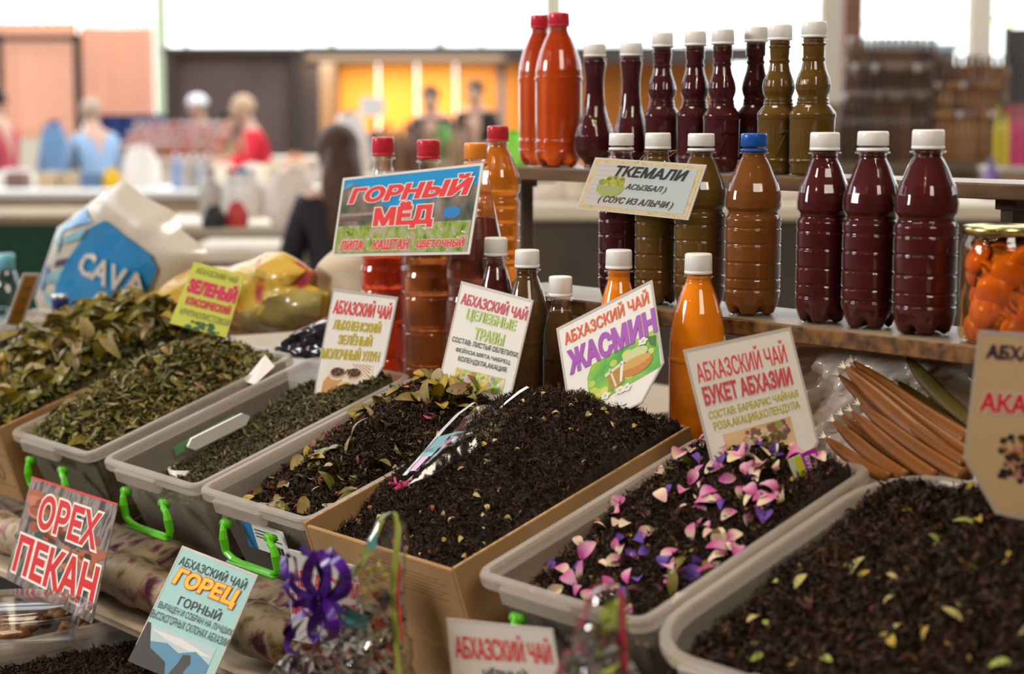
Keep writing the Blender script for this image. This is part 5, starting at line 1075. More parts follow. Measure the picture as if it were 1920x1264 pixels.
# =================================================================== soft bags, outlines standing in their own planes
def seglen(p, a, b):
    p, a, b = map(np.array, (p, a, b)); d = b-a; t_ = max(0, min(1, np.dot(p-a, d)/(d@d+1e-9))); return np.linalg.norm(p-a-d*t_)
class Pillow:
    """a soft bag: its silhouette lies in a plane through the stall, both faces bulge out of it"""
    def __init__(s, name, label, outline, r, th, m, cat='bag', crump=.3, step=14, seed=0, plane=None, soft=50, smooth=True, both=True):
        s.out = outline; s.th = th; s.soft = soft; s.g = np.random.default_rng(seed).uniform(0, 6.28, 8); s.cr = crump
        if plane: s.P, s.n = plane
        else: s.P = BH*r; s.n = -BH
        if s.n@(CAMP-s.P) < 0: s.n = -s.n
        c = np.mean([hit(*q, s.P, s.n) for q in outline], 0); c[2] = min(hit(*q, s.P, s.n)[2] for q in outline); s.o = c
        s.t = thing(name, label, cat, tuple(c)); s.step = step
        V, F = s.tri(outline); mesh('bag_front', [s.at(*q) for q in V], F, m, s.t, smooth)
        if both: mesh('bag_back', [s.at(*q, side=-1) for q in V], [tuple(reversed(f)) for f in F], m, s.t, smooth)
    def tri(s, poly):
        xs = [p[0] for p in poly]; ys = [p[1] for p in poly]; co = []; E_ = []
        k_ = len(poly); dense_ = []
        for i in range(k_):
            a, b = np.array(poly[i], float), np.array(poly[(i+1) % k_], float); n = max(1, int(np.linalg.norm(b-a)/s.step))
            dense_ += [tuple(a+(b-a)*j_/n) for j_ in range(n)]
        co = [Vector(p) for p in dense_]; E_ = [(i, (i+1) % len(co)) for i in range(len(co))]
        def inside(x, y):
            c = False
            for i in range(k_):
                (x1, y1), (x2, y2) = poly[i], poly[(i+1) % k_]
                if (y1 > y) != (y2 > y) and x < (x2-x1)*(y-y1)/(y2-y1+1e-12)+x1: c = not c
            return c
        for j_, y in enumerate(np.arange(min(ys), max(ys), s.step*.87)):
            for x in np.arange(min(xs)+(j_ % 2)*s.step/2, max(xs), s.step):
                if inside(x, y) and min(seglen((x, y), poly[i], poly[(i+1) % k_]) for i in range(k_)) > s.step*.35: co.append(Vector((x, y)))
        vo, _, fo, *_ = delaunay_2d_cdt(co, E_, [], 0, 1e-5)
        F = [tuple(f) for f in fo if inside(*np.mean([vo[i] for i in f], 0))]
        return [(v.x, v.y) for v in vo], F
    def at(s, x, y, side=1, lift=0):
        d = min(seglen((x, y), s.out[i], s.out[(i+1) % len(s.out)]) for i in range(len(s.out))); q = min(1, d/s.soft); b = q*(2-q)
        g = s.g; k_ = 3.2/s.soft
        cr = math.sin(x*k_+g[0]+1.7*math.sin(y*k_*.7+g[1]))*.5+math.sin((x+y)*k_*1.9+g[2])*.28+abs(math.sin((x-1.6*y)*k_*1.3+g[3]))*.5-.3
        h = s.th*b*(1+s.cr*cr)
        return tuple(hit(x, y, s.P, s.n)-s.o+s.n*(side*h+lift+(.0001 if side > 0 else 0)))
    def patch(s, poly, m, name='printed_area', lift=.0045):
        V, F = s.tri(poly); return mesh(name, [s.at(*q, lift=lift) for q in V], F, m, s.t, True)
    def text(s, txt, quad, col, bold=.03, lift=.008):
        V, F = textgeo(txt, bold, 0); X0 = min(a for a, _ in V); X1 = max(a for a, _ in V); Y0 = min(b for _, b in V); Y1 = max(b for _, b in V); a, b, c, d = map(np.array, quad)
        def mp(x, y): u = (x-X0)/(X1-X0); v = 1-(y-Y0)/(Y1-Y0); return (a*(1-u)+b*u)*(1-v)+(d*(1-u)+c*u)*v
        mesh('lettering', [s.at(*mp(x, y), lift=lift) for x, y in V], F, mat('ink_%.3f_%.3f_%.3f' % col, col, .4), s.t)
def sc2(L_, k_=3, ox=0, oy=300): return [(ox+a/k_, oy+b/k_) for a, b in L_]
film = mat('bag_film', (.52, .46, .38), .3, coat=.3)
cb = Pillow('shopping_bag', 'big blue and beige shopping bag printed CAVA behind the leaf boxes', sc2([(200, 790), (330, 380), (520, 230), (690, 110), (830, 215), (1000, 300), (1030, 400), (1160, 500), (1170, 560), (960, 680), (850, 760), (720, 905), (380, 905), (230, 880)]), 1.62, .030, film, seed=3, soft=60, crump=.10)
blu = mat('cava_blue', (.006, .20, .46), .3, coat=.35, col2=(.005, .17, .40), scale=12); cya = mat('cava_cyan', (.20, .42, .50), .35, coat=.3); pur = mat('cava_purple', (.07, .04, .10), .4); blu2 = mat('cava_deep_blue', (.01, .12, .34), .35, coat=.3)
cb.patch(sc2([(405, 700), (470, 560), (540, 460), (610, 370), (685, 335), (830, 440), (940, 530), (950, 610), (850, 750), (700, 885), (400, 880)]), blu)
cb.patch(sc2([(362, 420), (380, 375), (520, 262), (608, 345), (440, 385)]), blu); cb.patch(sc2([(372, 420), (410, 405), (430, 450), (400, 530)]), cya); cb.patch(sc2([(450, 430), (590, 370), (545, 440), (440, 470)]), cya)
cb.patch(sc2([(380, 600), (400, 560), (505, 540), (490, 575)]), pur); cb.patch(sc2([(250, 700), (300, 590), (330, 580), (345, 640), (300, 750)]), blu2); cb.patch(sc2([(345, 640), (450, 600), (420, 680), (335, 690)]), cya); cb.patch(sc2([(330, 750), (395, 740), (390, 830), (330, 800)]), cya)
cb.text('CAVA', sc2([(575, 500), (905, 650), (860, 790), (525, 620)]), (.55, .50, .44), .03)
mesh('edge_glint', *tube([np.array(cb.at(*q)) for q in sc2([(205, 780), (255, 640), (310, 500), (345, 380)])], .004, 8), mat('glint_white', (.80, .82, .85), .25, coat=.5), cb.t, True)  # white tube drawn as the bright reflection along the bag's left edge
mus = mat('mustard_floral_film', (.50, .30, .03), .35, coat=.3, scale=16, ramp=[(.16, .20, .03), (.50, .32, .03), (.54, .36, .05), (.52, .30, .03), (.40, .05, .04), (.24, .03, .06)])
fb = Pillow('floral_bag', 'mustard yellow bag with red flowers lying behind the green tea label', sc2([(700, 880), (840, 780), (930, 705), (1010, 640), (1100, 600), (1290, 600), (1420, 560), (1500, 520), (1600, 518), (1755, 620), (1735, 700), (1845, 745), (1835, 880), (1660, 965), (1300, 990), (960, 1000), (760, 990)]), 1.60, .04, mus, seed=8, soft=40, crump=.35)
fb.patch(sc2([(1400, 870), (1560, 830), (1740, 720), (1838, 750), (1828, 875), (1660, 955), (1420, 960)]), mat('olive_film', (.25, .20, .06), .25, coat=.5, col2=(.34, .27, .10), scale=20), lift=.004)
fb.patch(sc2([(1500, 600), (1520, 540), (1600, 530), (1740, 620), (1700, 700), (1560, 640)]), mat('mustard_plain', (.56, .36, .06), .35, coat=.3), lift=.003)
Pillow('cream_bag', 'cream sack standing left of the red honey bottle', [(586, 545), (600, 492), (626, 468), (700, 468), (706, 560), (706, 640), (640, 620), (590, 570)], 1.66, .03, mat('cream_sack', (.52, .42, .30), .6, col2=(.58, .48, .36), scale=8), seed=10, soft=30, crump=.12)
Pillow('black_bag', 'crumpled black plastic bag behind the green tea tub', [(518, 668), (530, 640), (562, 618), (600, 600), (632, 600), (640, 668), (590, 676)], 1.49, .02, mat('black_film', (.02, .02, .024), .22, coat=.6), seed=11, soft=18, crump=.7, step=6)
wf = mat('white_film', (.66, .58, .50), .22, coat=.5, trans=.12)
wb = Pillow('plastic_bag', 'crumpled white plastic bag under the middle plank behind the amber sweets', [(1478, 668), (1500, 650), (1600, 652), (1700, 660), (1800, 675), (1822, 720), (1830, 800), (1826, 900), (1700, 905), (1560, 895), (1500, 840), (1478, 760)], 1.61, .022, wf, seed=12, soft=45, crump=.75, step=10)
# amber sticks
amb = mat('amber_wax', (.19, .060, .004), .42, coat=.05, col2=(.13, .040, .003), scale=14, sss=0); ol_ = mat('olive_wax', (.11, .075, .012), .4, coat=.2, col2=(.08, .055, .01), scale=14)
tuft = mat('thread_tuft', (.70, .60, .45), .8)
stk = [((415, 240), (1330, 860), 92, 1.545, amb, 'topmost amber pointed sweet in the sheaf'), ((390, 275), (1340, 990), 90, 1.535, amb, 'second amber pointed sweet from the top of the sheaf'), ((350, 290), (1360, 1130), 105, 1.520, amb, 'broad amber pointed sweet with a white tuft at its tip'),
  ((300, 345), (1180, 1080), 85, 1.548, amb, 'amber sweet with the dark tip at the left of the upper sheaf'), ((660, 560), (1300, 1040), 60, 1.512, amb, 'amber sweet whose tuft shows in the middle of the sheaf'), ((465, 580), (1290, 1150), 86, 1.505, amb, 'highest amber sweet of the lower sheaf'),
  ((400, 630), (1060, 1160), 84, 1.497, amb, 'second amber sweet of the lower sheaf'), ((330, 660), (920, 1160), 80, 1.505, amb, 'amber sweet with a pale tip in the lower sheaf'), ((262, 710), (830, 1160), 84, 1.495, amb, 'amber sweet with a double tuft in the lower sheaf'), ((195, 840), (700, 1170), 74, 1.490, amb, 'lowest amber sweet beside the petal tub'),
  ((835, 205), (1370, 740), 92, 1.575, ol_, 'olive pointed sweet reaching up to the plank'), ((770, 400), (1380, 860), 88, 1.565, ol_, 'shorter olive pointed sweet below the tall olive one')]
for (a, b, wd, rr_, m, lb) in stk:
    pa = atr(1500+a[0]/4.214, 620+a[1]/4.214, rr_); pb = atr(1500+b[0]/4.214, 620+b[1]/4.214, rr_-.035)
    t = thing('churchkhela', lb, 'sweet', tuple(pb)); d = pa-pb; Ln = np.linalg.norm(d); w_ = wd/4.214/FPX*pa[1]*.70
    ts = np.linspace(0, 1, 22); pts = [d*q+np.array([0, 0, -.004*math.sin(q*3.1)]) for q in ts]
    rad = [w_*(1 if q < .62 else max(.07, math.cos((q-.62)/.38*1.5)**.75)) for q in ts]
    v, f = tube(pts, rad, 12); f[-1] = f[-1]; 
    # flatten to a blade with a ridge
    nrm = np.cross(d/Ln, ray(1650, 800)/np.linalg.norm(ray(1650, 800))); nrm /= np.linalg.norm(nrm); dep = np.cross(d/Ln, nrm)
    V_ = []
    for i, q in enumerate(v):
        q = np.array(q); c = pts[i//12]; e = q-c; k_ = e@dep; V_.append(tuple(q-dep*k_*.60))
    mesh('stick', V_, f, m, t, True)
    tip = pts[-1]; u_ = d/Ln
    mesh('string_tuft', *join([tube([tip-u_*.002, tip+u_*.004+nrm*.002*k_, tip+u_*.007+nrm*.004*k_+dep*.001], [.0012, .0009, .0005], 5) for k_ in (-1, 0, 1)]), tuft, t)
# bottles and small things at the far left
gls = clear('water_plastic', (.80, .90, .97), .03, .05)
x, y, D = colr(14, 1.60, 1.12); zt = atr(14, 476, 1.60)[2]
t = thing('water_bottle', 'clear bottle with a pale blue cap at the left edge', 'bottle', (x, y, 1.02)); h = zt-1.02
mesh('bottle_shell', *lathe([(.024, 0), (.032, .004), (.034, .02), (.034, h*.55), (.030, h*.68), (.020, h*.78), (.015, h*.84)], 32), gls, t, True); mesh('water', *lathe([(.022, .002), (.031, .006), (.0325, .02), (.0325, h*.45)], 32), clear('water', (.85, .92, .97), .02, .0, 1.33), t, True)
mesh('cap', *lathe([(.0165, h*.84), (.0165, h*.985), (.014, h)], 24), mat('pale_blue_cap', (.12, .40, .55), .35, coat=.4), t, True)
x, y, D = colr(115, 1.50, 1.1); zt = atr(115, 553, 1.50)[2]
t = thing('spice_bottle', 'small bottle with a dark blue cap behind the left tubs', 'bottle', (x, y, 1.10)); h = zt-1.10
mesh('bottle_body', *lathe([(.013, 0), (.016, .003), (.016, h*.6), (.014, h*.66)], 24), mat('spice_label', (.35, .16, .10), .5), t, True); mesh('cap', *lathe([(.0155, h*.62), (.0155, h*.96), (.013, h)], 24), mat('navy_cap', (.015, .03, .14), .35, coat=.4), t, True); mesh('cap_band', *lathe([(.0158, h*.93), (.0158, h*1.0), (.010, h*1.005)], 24), mat('silver_band', (.7, .7, .72), .3, metal=1), t, True)
# back table extension that carries the bags
t = thing('back_table', 'plain table behind the display carrying the shopping bags', 'table', tuple(S(-3.1, 1.75, 0))); o_ = np.array(t.location)
v, f = boxg(-4.2, -2.15, 1.475, 2.3, 1.0, 1.02, .002); lo = [S(*p)-o_ for p in v]; mesh('tabletop', lo, f, m_tan, t)
for s_ in (-4.1, -2.3):
    for r_ in (1.75, 2.2): v, f = boxg(s_-.02, s_+.02, r_-.02, r_+.02, 0, 1.0); mesh('leg', [S(*p)-o_ for p in v], f, postm, t)
# white scoop and green label in the rolled green tea, folded paper in the first tub
MC = tubs['C'][1]
def loc_hit(px, py, M, x): P = np.array(M @ Vector((x, 0, 0))); n = np.array(M.to_3x3() @ Vector((1, 0, 0))); return np.array(hit(px, py, P, n))
a, b = loc_hit(352, 838, MC, .045), loc_hit(466, 781, MC, .045)
t = thing('scoop', 'white plastic scoop handle stuck in the rolled green tea', 'scoop', tuple(a)); d = b-a
q = np.array(MC.to_3x3() @ Vector((1, 0, 0)))*.010+np.array(MC.to_3x3() @ Vector((0, 0, 1)))*.0
upv = np.array(MC.to_3x3() @ Vector((0, 0, 1))); pts2 = []
for k_ in range(13): pts2.append(k_/12)
v = []; hw = .0085
for k_ in pts2:
    e = hw*min(1, math.sqrt(max(.02, 1-(1-min(k_, 1-k_)/.06)**2)) if min(k_, 1-k_) < .06 else 1)
    for (s_, z_) in ((-1, -1), (1, -1), (1, 1), (-1, 1)): v.append(tuple(d*k_+q*s_*.25+upv*z_*e))
f = [(i*4+j_, i*4+(j_+1) % 4, i*4+4+(j_+1) % 4, i*4+4+j_) for i in range(12) for j_ in range(4)]+[(3, 2, 1, 0), (48, 49, 50, 51)]
mesh('handle', v, f, mat('white_plastic_solid', (.78, .76, .72), .35, coat=.3), t); dn = d/np.linalg.norm(d)
mesh('scoop_bowl', *lathe([(.004, -.028), (.020, -.022), (.024, 0), (.0225, 0), (.018, -.020), (.002, -.026)], 20), MATS['white_plastic_solid'], t, True).location = tuple(-dn*.012-upv*.025)
g_ = [loc_hit(*p, MC, .027)-np.array(tubs['C'][0].matrix_world.translation) for p in ((325, 838), (437, 777), (443, 784), (440, 790), (330, 856))]
Mi = MC.to_3x3().inverted()
mesh('tub_label', [tuple(Mi @ Vector(p)) for p in g_], [(0, 1, 2, 3, 4)], mat('green_label', (.14, .34, .14), .5), tubs['C'][0])
g_ = [atr(457, 715, 1.36), atr(497, 666, 1.40), atr(515, 688, 1.395), atr(478, 722, 1.355)]; o_ = np.mean(g_, 0)
t = thing('paper_slip', 'folded white paper slip at the back corner of the green tea tub', 'paper', tuple(o_)); mesh('sheet', [p-o_ for p in g_]+[p-o_+ZV*.001 for p in g_], [(0, 1, 2, 3), (7, 6, 5, 4), (0, 4, 5, 1), (1, 5, 6, 2), (2, 6, 7, 3), (3, 7, 4, 0)], mat('paper_white', (.72, .70, .68), .7), t)
# =================================================================== cellophane gift cones and the purple bow
cel = clear('cellophane', (.96, .96, .95), .07, .12, 1.45)
def chips(parent, poly, P, n, o_, count, cols_, size, seed, name='gift_filling', depth=.012):
    g = np.random.default_rng(seed); xs = [p[0] for p in poly]; ys = [p[1] for p in poly]; parts = {}
    k_ = len(poly); c_ = 0
    while c_ < count:
        x = g.uniform(min(xs), max(xs)); y = g.uniform(min(ys), max(ys)); c = False
        for i in range(k_):
            (x1, y1), (x2, y2) = poly[i], poly[(i+1) % k_]
            if (y1 > y) != (y2 > y) and x < (x2-x1)*(y-y1)/(y2-y1+1e-12)+x1: c = not c
        if not c: continue
        c_ += 1; p = hit(x, y, P, n)-o_+n*g.uniform(-depth, depth); a = g.normal(size=3); a /= np.linalg.norm(a); b = np.cross(a, g.normal(size=3)); b /= np.linalg.norm(b); s_ = g.uniform(.5, 1)*size; cc = int(g.integers(len(cols_)))
        parts.setdefault(cc, []).append(([p+a*s_, p+b*s_*.6+np.cross(a, b)*s_*.25, p-a*s_, p-b*s_*.6+np.cross(a, b)*s_*.25], [(0, 1, 2), (0, 2, 3)]))
    for cc, L_ in parts.items():
        V, F = join(L_); q_ = mesh(name, V, F, mat('chip_%.2f_%.2f_%.2f' % cols_[cc], cols_[cc], .5), parent); q_['kind'] = 'stuff'
def gift(label, outline, r, edgecol, fill, seed, cols_, cardquad=None, th=.026):
    pl = Pillow('gift_cone', label, outline, r, th, cel, 'gift bag', .20, 9, seed, soft=34)
    chips(pl.t, fill, pl.P, pl.n, pl.o, 420, cols_, .010, seed)
    return pl
LM = (.36, .42, .06)
o1 = [(722, 962), (742, 958), (750, 975), (748, 1040), (742, 1110), (748, 1180), (760, 1250), (775, 1330), (470, 1330), (505, 1262), (560, 1205), (620, 1150), (665, 1085), (690, 1035)]
g1 = gift('clear cellophane gift cone with a lime edge and a purple bow', o1, .955, LM, [(600, 1190), (680, 1120), (735, 1110), (745, 1330), (500, 1330), (540, 1250)], 4, [(.45, .06, .03), (.10, .05, .03), (.55, .50, .42), (.30, .20, .10), (.06, .04, .03), (.30, .30, .28)])
for nm, pts_ in (('lime_edge', [(724, 962), (708, 1000), (690, 1040), (668, 1080)]), ('lime_edge', [(744, 960), (750, 990), (745, 1050), (738, 1110), (744, 1180), (752, 1264), (760, 1320)])):
    P_ = [hit(*p, g1.P, g1.n)-g1.o+g1.n*.002 for p in pts_]; mesh(nm, *strip(P_, [.006]+[.009]*(len(P_)-2)+[.007], A), mat('lime_tape', LM, .35, coat=.4), g1.t)
P_ = [hit(*p, g1.P, g1.n)-g1.o+g1.n*.001 for p in [(738, 1010), (750, 1060), (748, 1120), (756, 1200)]]; mesh('red_edge', *strip(P_, .004, A), mat('red_tape', (.6, .05, .03), .35), g1.t)
P_ = [hit(*p, g1.P, g1.n)-g1.o+g1.n*.016 for p in [(655, 1150), (668, 1133), (718, 1150), (716, 1180), (652, 1160)]]; lb_ = mesh('label_card', P_, [(0, 1, 2, 3, 4)], mat('teal_label', (.13, .42, .38), .4), g1.t)
V, F = textgeo('АБХАЗСКИЙ', .01, 0); X1 = max(a for a, _ in V); Y1 = max(b for _, b in V)
mesh('lettering', [tuple(hit(662+a/X1*50, 1172+a/X1*3-b/Y1*9, g1.P, g1.n)-g1.o+g1.n*.0168) for a, b in V], F, mat('ink_black', (.02, .02, .02), .5), lb_)
P_ = [hit(*p, g1.P, g1.n)-g1.o+g1.n*.010 for p in [(705, 1020), (722, 985), (724, 1025), (712, 1028)]]; mesh('teal_panel', P_, [(0, 1, 2, 3)], MATS['teal_label'], g1.t)
chips(g1.t, [(690, 1060), (722, 1050), (722, 1105), (680, 1105)], g1.P, g1.n, g1.o, 26, [(.50, .42, .03)], .006, 77, 'yellow_flecks')
o2 = [(1118, 1098), (1150, 1092), (1168, 1105), (1170, 1180), (1182, 1330), (1020, 1330), (1060, 1230), (1092, 1160)]
g2 = gift('small clear gift cone with a red edge before the petal tub', o2, .93, LM, [(1090, 1180), (1160, 1180), (1175, 1330), (1040, 1330)], 6, [(.5, .5, .48), (.35, .40, .06), (.40, .08, .12), (.10, .07, .05)], th=.018)
for pts_ in ([(1120, 1100), (1096, 1160), (1062, 1232), (1030, 1320)], [(1152, 1094), (1168, 1112), (1170, 1180), (1178, 1310)], [(1118, 1102), (1134, 1096), (1152, 1094)]):
    P_ = [hit(*p, g2.P, g2.n)-g2.o+g2.n*.002 for p in pts_]; mesh('red_edge', *strip(P_, .007, A), mat('crimson_tape', (.42, .03, .06), .35, coat=.4), g2.t)
chips(g2.t, [(1132, 1130), (1162, 1125), (1160, 1185), (1140, 1185)], g2.P, g2.n, g2.o, 26, [(.40, .48, .04)], .007, 78, 'lime_flecks')
# purple bow
pc = hit(596, 1135, BH*.93, BH); bow = thing('ribbon_bow', 'curled purple ribbon bow tied on the lime edged gift cone', 'ribbon', tuple(pc)); purp = mat('purple_ribbon', (.065, .008, .20), .28, coat=.3, sheen=.2)
def bp(px, py, dd=0): return hit(px, py, BH*(.93-dd), BH)-pc
rb = random.Random(5)
def ribbon(pts_, w_=.0085, tw=1.0, name='ribbon_loop'):
    # smooth path and twisting side
    P_ = [bp(*p) for p in pts_]; out = []
    n = len(P_)
    for i in range(n-1):
        p0 = P_[max(i-1, 0)]; p1 = P_[i]; p2 = P_[i+1]; p3 = P_[min(i+2, n-1)]
        for k_ in range(6):
            t_ = k_/6; out.append(.5*((2*p1)+(-p0+p2)*t_+(2*p0-5*p1+4*p2-p3)*t_**2+(-p0+3*p1-3*p2+p3)*t_**3))
    out.append(P_[-1]); sd = []
    for i in range(len(out)):
        tg = out[min(i+1, len(out)-1)]-out[max(i-1, 0)]; tg /= np.linalg.norm(tg)+1e-9; x_ = np.cross(tg, BH); x_ /= np.linalg.norm(x_)+1e-9; y_ = np.cross(tg, x_); a = tw*i*.16; sd.append(x_*math.cos(a)+y_*math.sin(a))
    v, f = strip(out, w_, sd); mesh(name, v, f, purp, bow, True)
cx_, cy_ = 600, 1130
loops_ = [[(600, 1130), (560, 1110, .01), (535, 1075, .02), (532, 1045, .01), (552, 1050), (562, 1085, -.01), (600, 1130)], [(600, 1130), (615, 1080, .02), (608, 1045, .02), (622, 1035, .01), (640, 1060, 0), (636, 1095, -.01), (600, 1130)],
  [(600, 1130), (640, 1110, .01), (650, 1080, .02), (628, 1050, .02), (600, 1052, .0), (612, 1100, -.01), (600, 1130)], [(600, 1130), (570, 1150, .02), (545, 1165, .02), (540, 1185, .01), (560, 1190, 0), (590, 1160, -.01), (600, 1130)],
  [(600, 1130), (635, 1140, .02), (650, 1160, .01), (630, 1175, .0), (605, 1165, -.01), (600, 1130)], [(600, 1130), (575, 1100, .02), (580, 1060, .03), (600, 1040, .02), (612, 1070, .01), (605, 1110), (600, 1130)], [(600, 1130), (620, 1150, .02), (625, 1190, .02), (600, 1205, .01), (585, 1180, .0), (600, 1130)],
  [(600, 1130), (556, 1128, .02), (536, 1100, .03), (548, 1080, .02), (575, 1095, .0), (600, 1130)]]
for L_ in loops_: ribbon(L_, .0105, rb.uniform(-.6, .6))
for L_ in ([(600, 1135), (570, 1160, .02), (545, 1190, .01), (538, 1215, .01), (556, 1225, .01), (550, 1250, .0), (545, 1290, 0)], [(600, 1135), (605, 1170, .01), (590, 1205, .01), (575, 1240, .01), (572, 1300)], [(600, 1130), (640, 1118, .01), (655, 1098, .01), (640, 1075, .01)], [(560, 1135), (540, 1133, .01), (555, 1128, .01), (575, 1125)], [(610, 1050, .01), (590, 1040, .01), (565, 1034, .01), (572, 1031, .01)]): ribbon(L_, .0075, rb.uniform(-1.2, 1.2), 'ribbon_tail')
mesh('ribbon_knot', *lathe([(.004, -.008), (.010, 0), (.004, .008)], 14, rf=lambda a, z: 1+.25*math.sin(4*a)), purp, bow, True)
# cellophane cone lying on the jasmine tea
PE = np.array(tubs['E'][1].translation)+NN*.135; 
hb = Pillow('herb_packet', 'clear cone packet of grey green herbs lying across the jasmine tea', [(745, 918), (788, 878), (830, 832), (862, 792), (895, 762), (925, 760), (958, 778), (984, 800), (960, 815), (925, 828), (880, 850), (810, 890)], 1.3, .010, clear('cellophane_clear', (.97, .97, .97), .12, .04, 1.45), 'packet', .18, 8, 15, plane=(PE, NN), soft=18)
chips(hb.t, [(870, 812), (895, 778), (930, 768), (965, 792), (950, 812), (900, 830)], PE+NN*.003, NN, hb.o, 520, [(.20, .17, .10), (.30, .27, .18), (.14, .13, .07), (.24, .20, .10)], .008, 16, 'herb_filling', .005)
for nm, m_, pts_, w_ in (('teal_stripe', mat('teal_stripe', (.10, .36, .42), .3, coat=.4), [(800, 870), (835, 832), (872, 822), (895, 820)], .016), ('pink_stripe', mat('pink_stripe', (.45, .18, .38), .3, coat=.4), [(775, 897), (812, 858), (850, 838)], .010), ('white_stripe', mat('white_stripe', (.50, .54, .60), .35, coat=.2), [(762, 905), (800, 862), (835, 818), (862, 790), (892, 768)], .005)):
    P_ = [hit(*p, PE, NN)-hb.o+NN*.009 for p in pts_]; mesh(nm, *strip(P_, w_, np.cross(NN, (P_[1]-P_[0])/np.linalg.norm(P_[1]-P_[0]))), m_, hb.t)
for nm, c0, sd_ in (('pink_tie', (752, 915), 21), ('pink_tassel', (968, 778), 22)):
    g_ = random.Random(sd_); L_ = []
    for k_ in range(9):
        a = hit(*c0, PE, NN)-hb.o; P_ = [a+np.array([g_.uniform(-1, 1), g_.uniform(-1, 1), g_.uniform(0, .8)])*.007*q_ for q_ in (0, 1, 1.8)]; L_.append(tube(P_, .0014, 6))
    mesh(nm, *join(L_), mat('pink_cord', (.50, .05, .14), .5), hb.t)
a = hit(936, 774, PE, NN)+NN*.004; b = hit(992, 727, PE+NN*.02, NN)
t = thing('spoon', 'white plastic spoon handle sticking out past the herb packet', 'spoon', tuple(a)); d = b-a; sdv = np.cross(NN, d/np.linalg.norm(d))
mesh('handle', *strip([d*0, d*.3+NN*.002, d*.7+NN*.003, d*.95+NN*.002, d], [.006, .007, .010, .009, .002], sdv), mat('spoon_white', (.80, .80, .82), .25, coat=.5), t, True)
mesh('spoon_bowl', *lathe([(.001, -.006), (.012, -.003), (.016, .001)], 18, capt=False), MATS['spoon_white'], t, True).location = tuple(-d/np.linalg.norm(d)*.012)
# =================================================================== lower tier tubs
def lowtub(label, pl, pr_, zr, W_, L_, H_, fill, rad=.05, seed=90, off=.0):
    a, b = atz(*pl, zr), atz(*pr_, zr); x_ = (b-a); x_[2] = 0; x_ /= np.linalg.norm(x_); y_ = np.cross(ZV, x_); o_ = b-x_*W_-y_*L_-ZV*H_
    M = Matrix(((x_[0], y_[0], 0, o_[0]), (x_[1], y_[1], 0, o_[1]), (0, 0, 1, o_[2]), (0, 0, 0, 1)))
    t = tub(label, 0, W_, L_, H_, mtx=M, rad=rad, latch=False); h_ = thing('tea_heap', fill, 'tea', mtx=M)
    hf = lambda x, y: H_-.035+.016*lump(np.asarray(x)/W_, np.asarray(y)/L_, .45, .5, .5, .5)+.002*np.sin(np.asarray(x)*150)*np.sin(np.asarray(y)*130)
    heapbase('bulk_tea', h_, hf, W_, L_, base_blk, .02, 40, 40); slivers('loose_tea', h_, hf, W_, L_, 7000, (.005, .012), (.0012, .003), BLK, .7, .006, seed, margin=.026); return M
lowtub('dark tea tub at the bottom left below the nut card', (0, 1206), (282, 1146), .845, .34, .26, .115, 'black tea in the tub at the bottom left corner')
lowtub('tub whose curved rim peeks up at the bottom left of the gift cone', (400, 1250), (545, 1246), .82, .15, .15, .09, 'dark tea in the low tub left of the gift cone', seed=92)
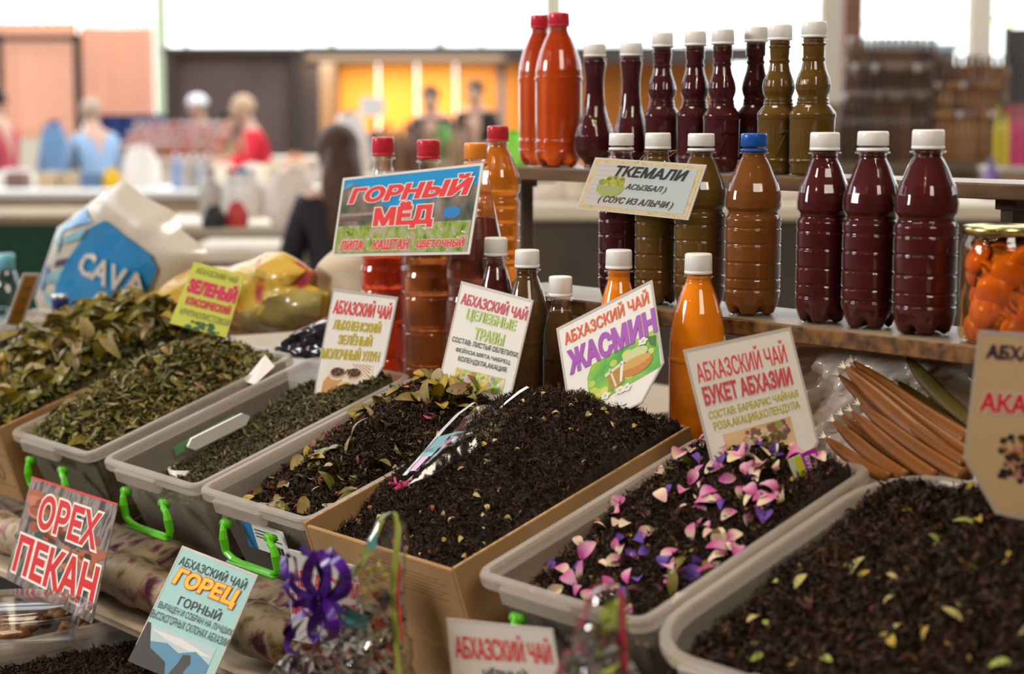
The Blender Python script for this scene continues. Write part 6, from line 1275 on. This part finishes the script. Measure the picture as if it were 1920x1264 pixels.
# pecan tub and clear clamshell box
q = atz(120, 1175, .835); Mx = Matrix.Translation(Vector(q))
t = thing('nut_tub', 'shallow round ended tub of pecans at the left edge', 'tub', tuple(q-ZV*.055-np.array([.06, -.02, 0]))) 
mesh('tub_body', *lathe([(.085, 0), (.10, .052), (.104, .056), (.099, .056), (.083, .004)], 40, rf=lambda a, z: 1+.18*abs(math.cos(a))), milk, t, False)
qn = Vector(t.location); gq = random.Random(3); pec = mat('pecan_nut', (.22, .09, .03), .5, col2=(.32, .15, .05), scale=80, bump=.4)
for k_ in range(34):
    a = gq.uniform(0, 6.28); rr_ = .088*math.sqrt(gq.random()); o_ = mesh('pecan', *lathe([(.001, -.014), (.007, -.010), (.0095, 0), (.0065, .010), (.001, .015)], 10, rf=lambda a_, z: 1+.12*math.cos(4*a_)), pec, None, True, (qn.x+rr_*math.cos(a), qn.y+rr_*math.sin(a), qn.z+.030+gq.uniform(0, .022)))
    o_.rotation_euler = (1.57+gq.uniform(-.4, .4), 0, gq.uniform(0, 6.28)); tag(o_, 'brown pecan in the shallow tub at the left edge', 'nut', 'pecans in the shallow tub')
q = atz(25, 1138, .905); cl_ = clear('clamshell_plastic', (.95, .94, .92), .10, .0, 1.5)
t = thing('clear_food_box', 'clear oval food box with a ribbed lid at the left edge', 'box', tuple(q-ZV*.045)); ex = lambda a, z: 1+.0*a
v, f = lathe([(.062, 0), (.072, .040), (.082, .041), (.082, .044), (.070, .044), (.066, .050), (.060, .053), (.001, .053)], 60, rf=lambda a, z: 1+(.012*math.cos(30*a) if z < .04 else 0)); v = [(x*1.15, y*.95, z) for x, y, z in v]
mesh('box_body', v, f, cl_, t, True); mesh('lid_rim', *tube([(.094*math.cos(a), .078*math.sin(a), .043) for a in np.linspace(0, 6.283, 49)], .0022, 8), cl_, t, True)
# low carton on the lower table that the gift cones stand on
q0 = atr(600, 1330, .955); q1 = atr(1200, 1330, .93); zt_ = min(q0[2], q1[2])-.004; s0_, s1_ = float(q0@A), float(q1@A)
t = thing('cardboard_carton', 'low cardboard carton under the two gift cones at the bottom edge', 'carton', tuple(S((s0_+s1_)/2, .93, .72))); o_ = np.array(t.location)
for nm, b in (('bottom_panel', (s0_, s1_, .86, 1.0, .72, .725)), ('side_panel', (s0_, s1_, .86, .865, .725, zt_)), ('side_panel', (s0_, s1_, .995, 1.0, .725, zt_)), ('side_panel', (s0_, s0_+.005, .865, .995, .725, zt_)), ('side_panel', (s1_-.005, s1_, .865, .995, .725, zt_)), ('top_panel', (s0_, s1_, .86, 1.0, zt_, zt_+.003))):
    v, f = boxg(*b); mesh(nm, [S(*p)-o_ for p in v], f, kraft, t)
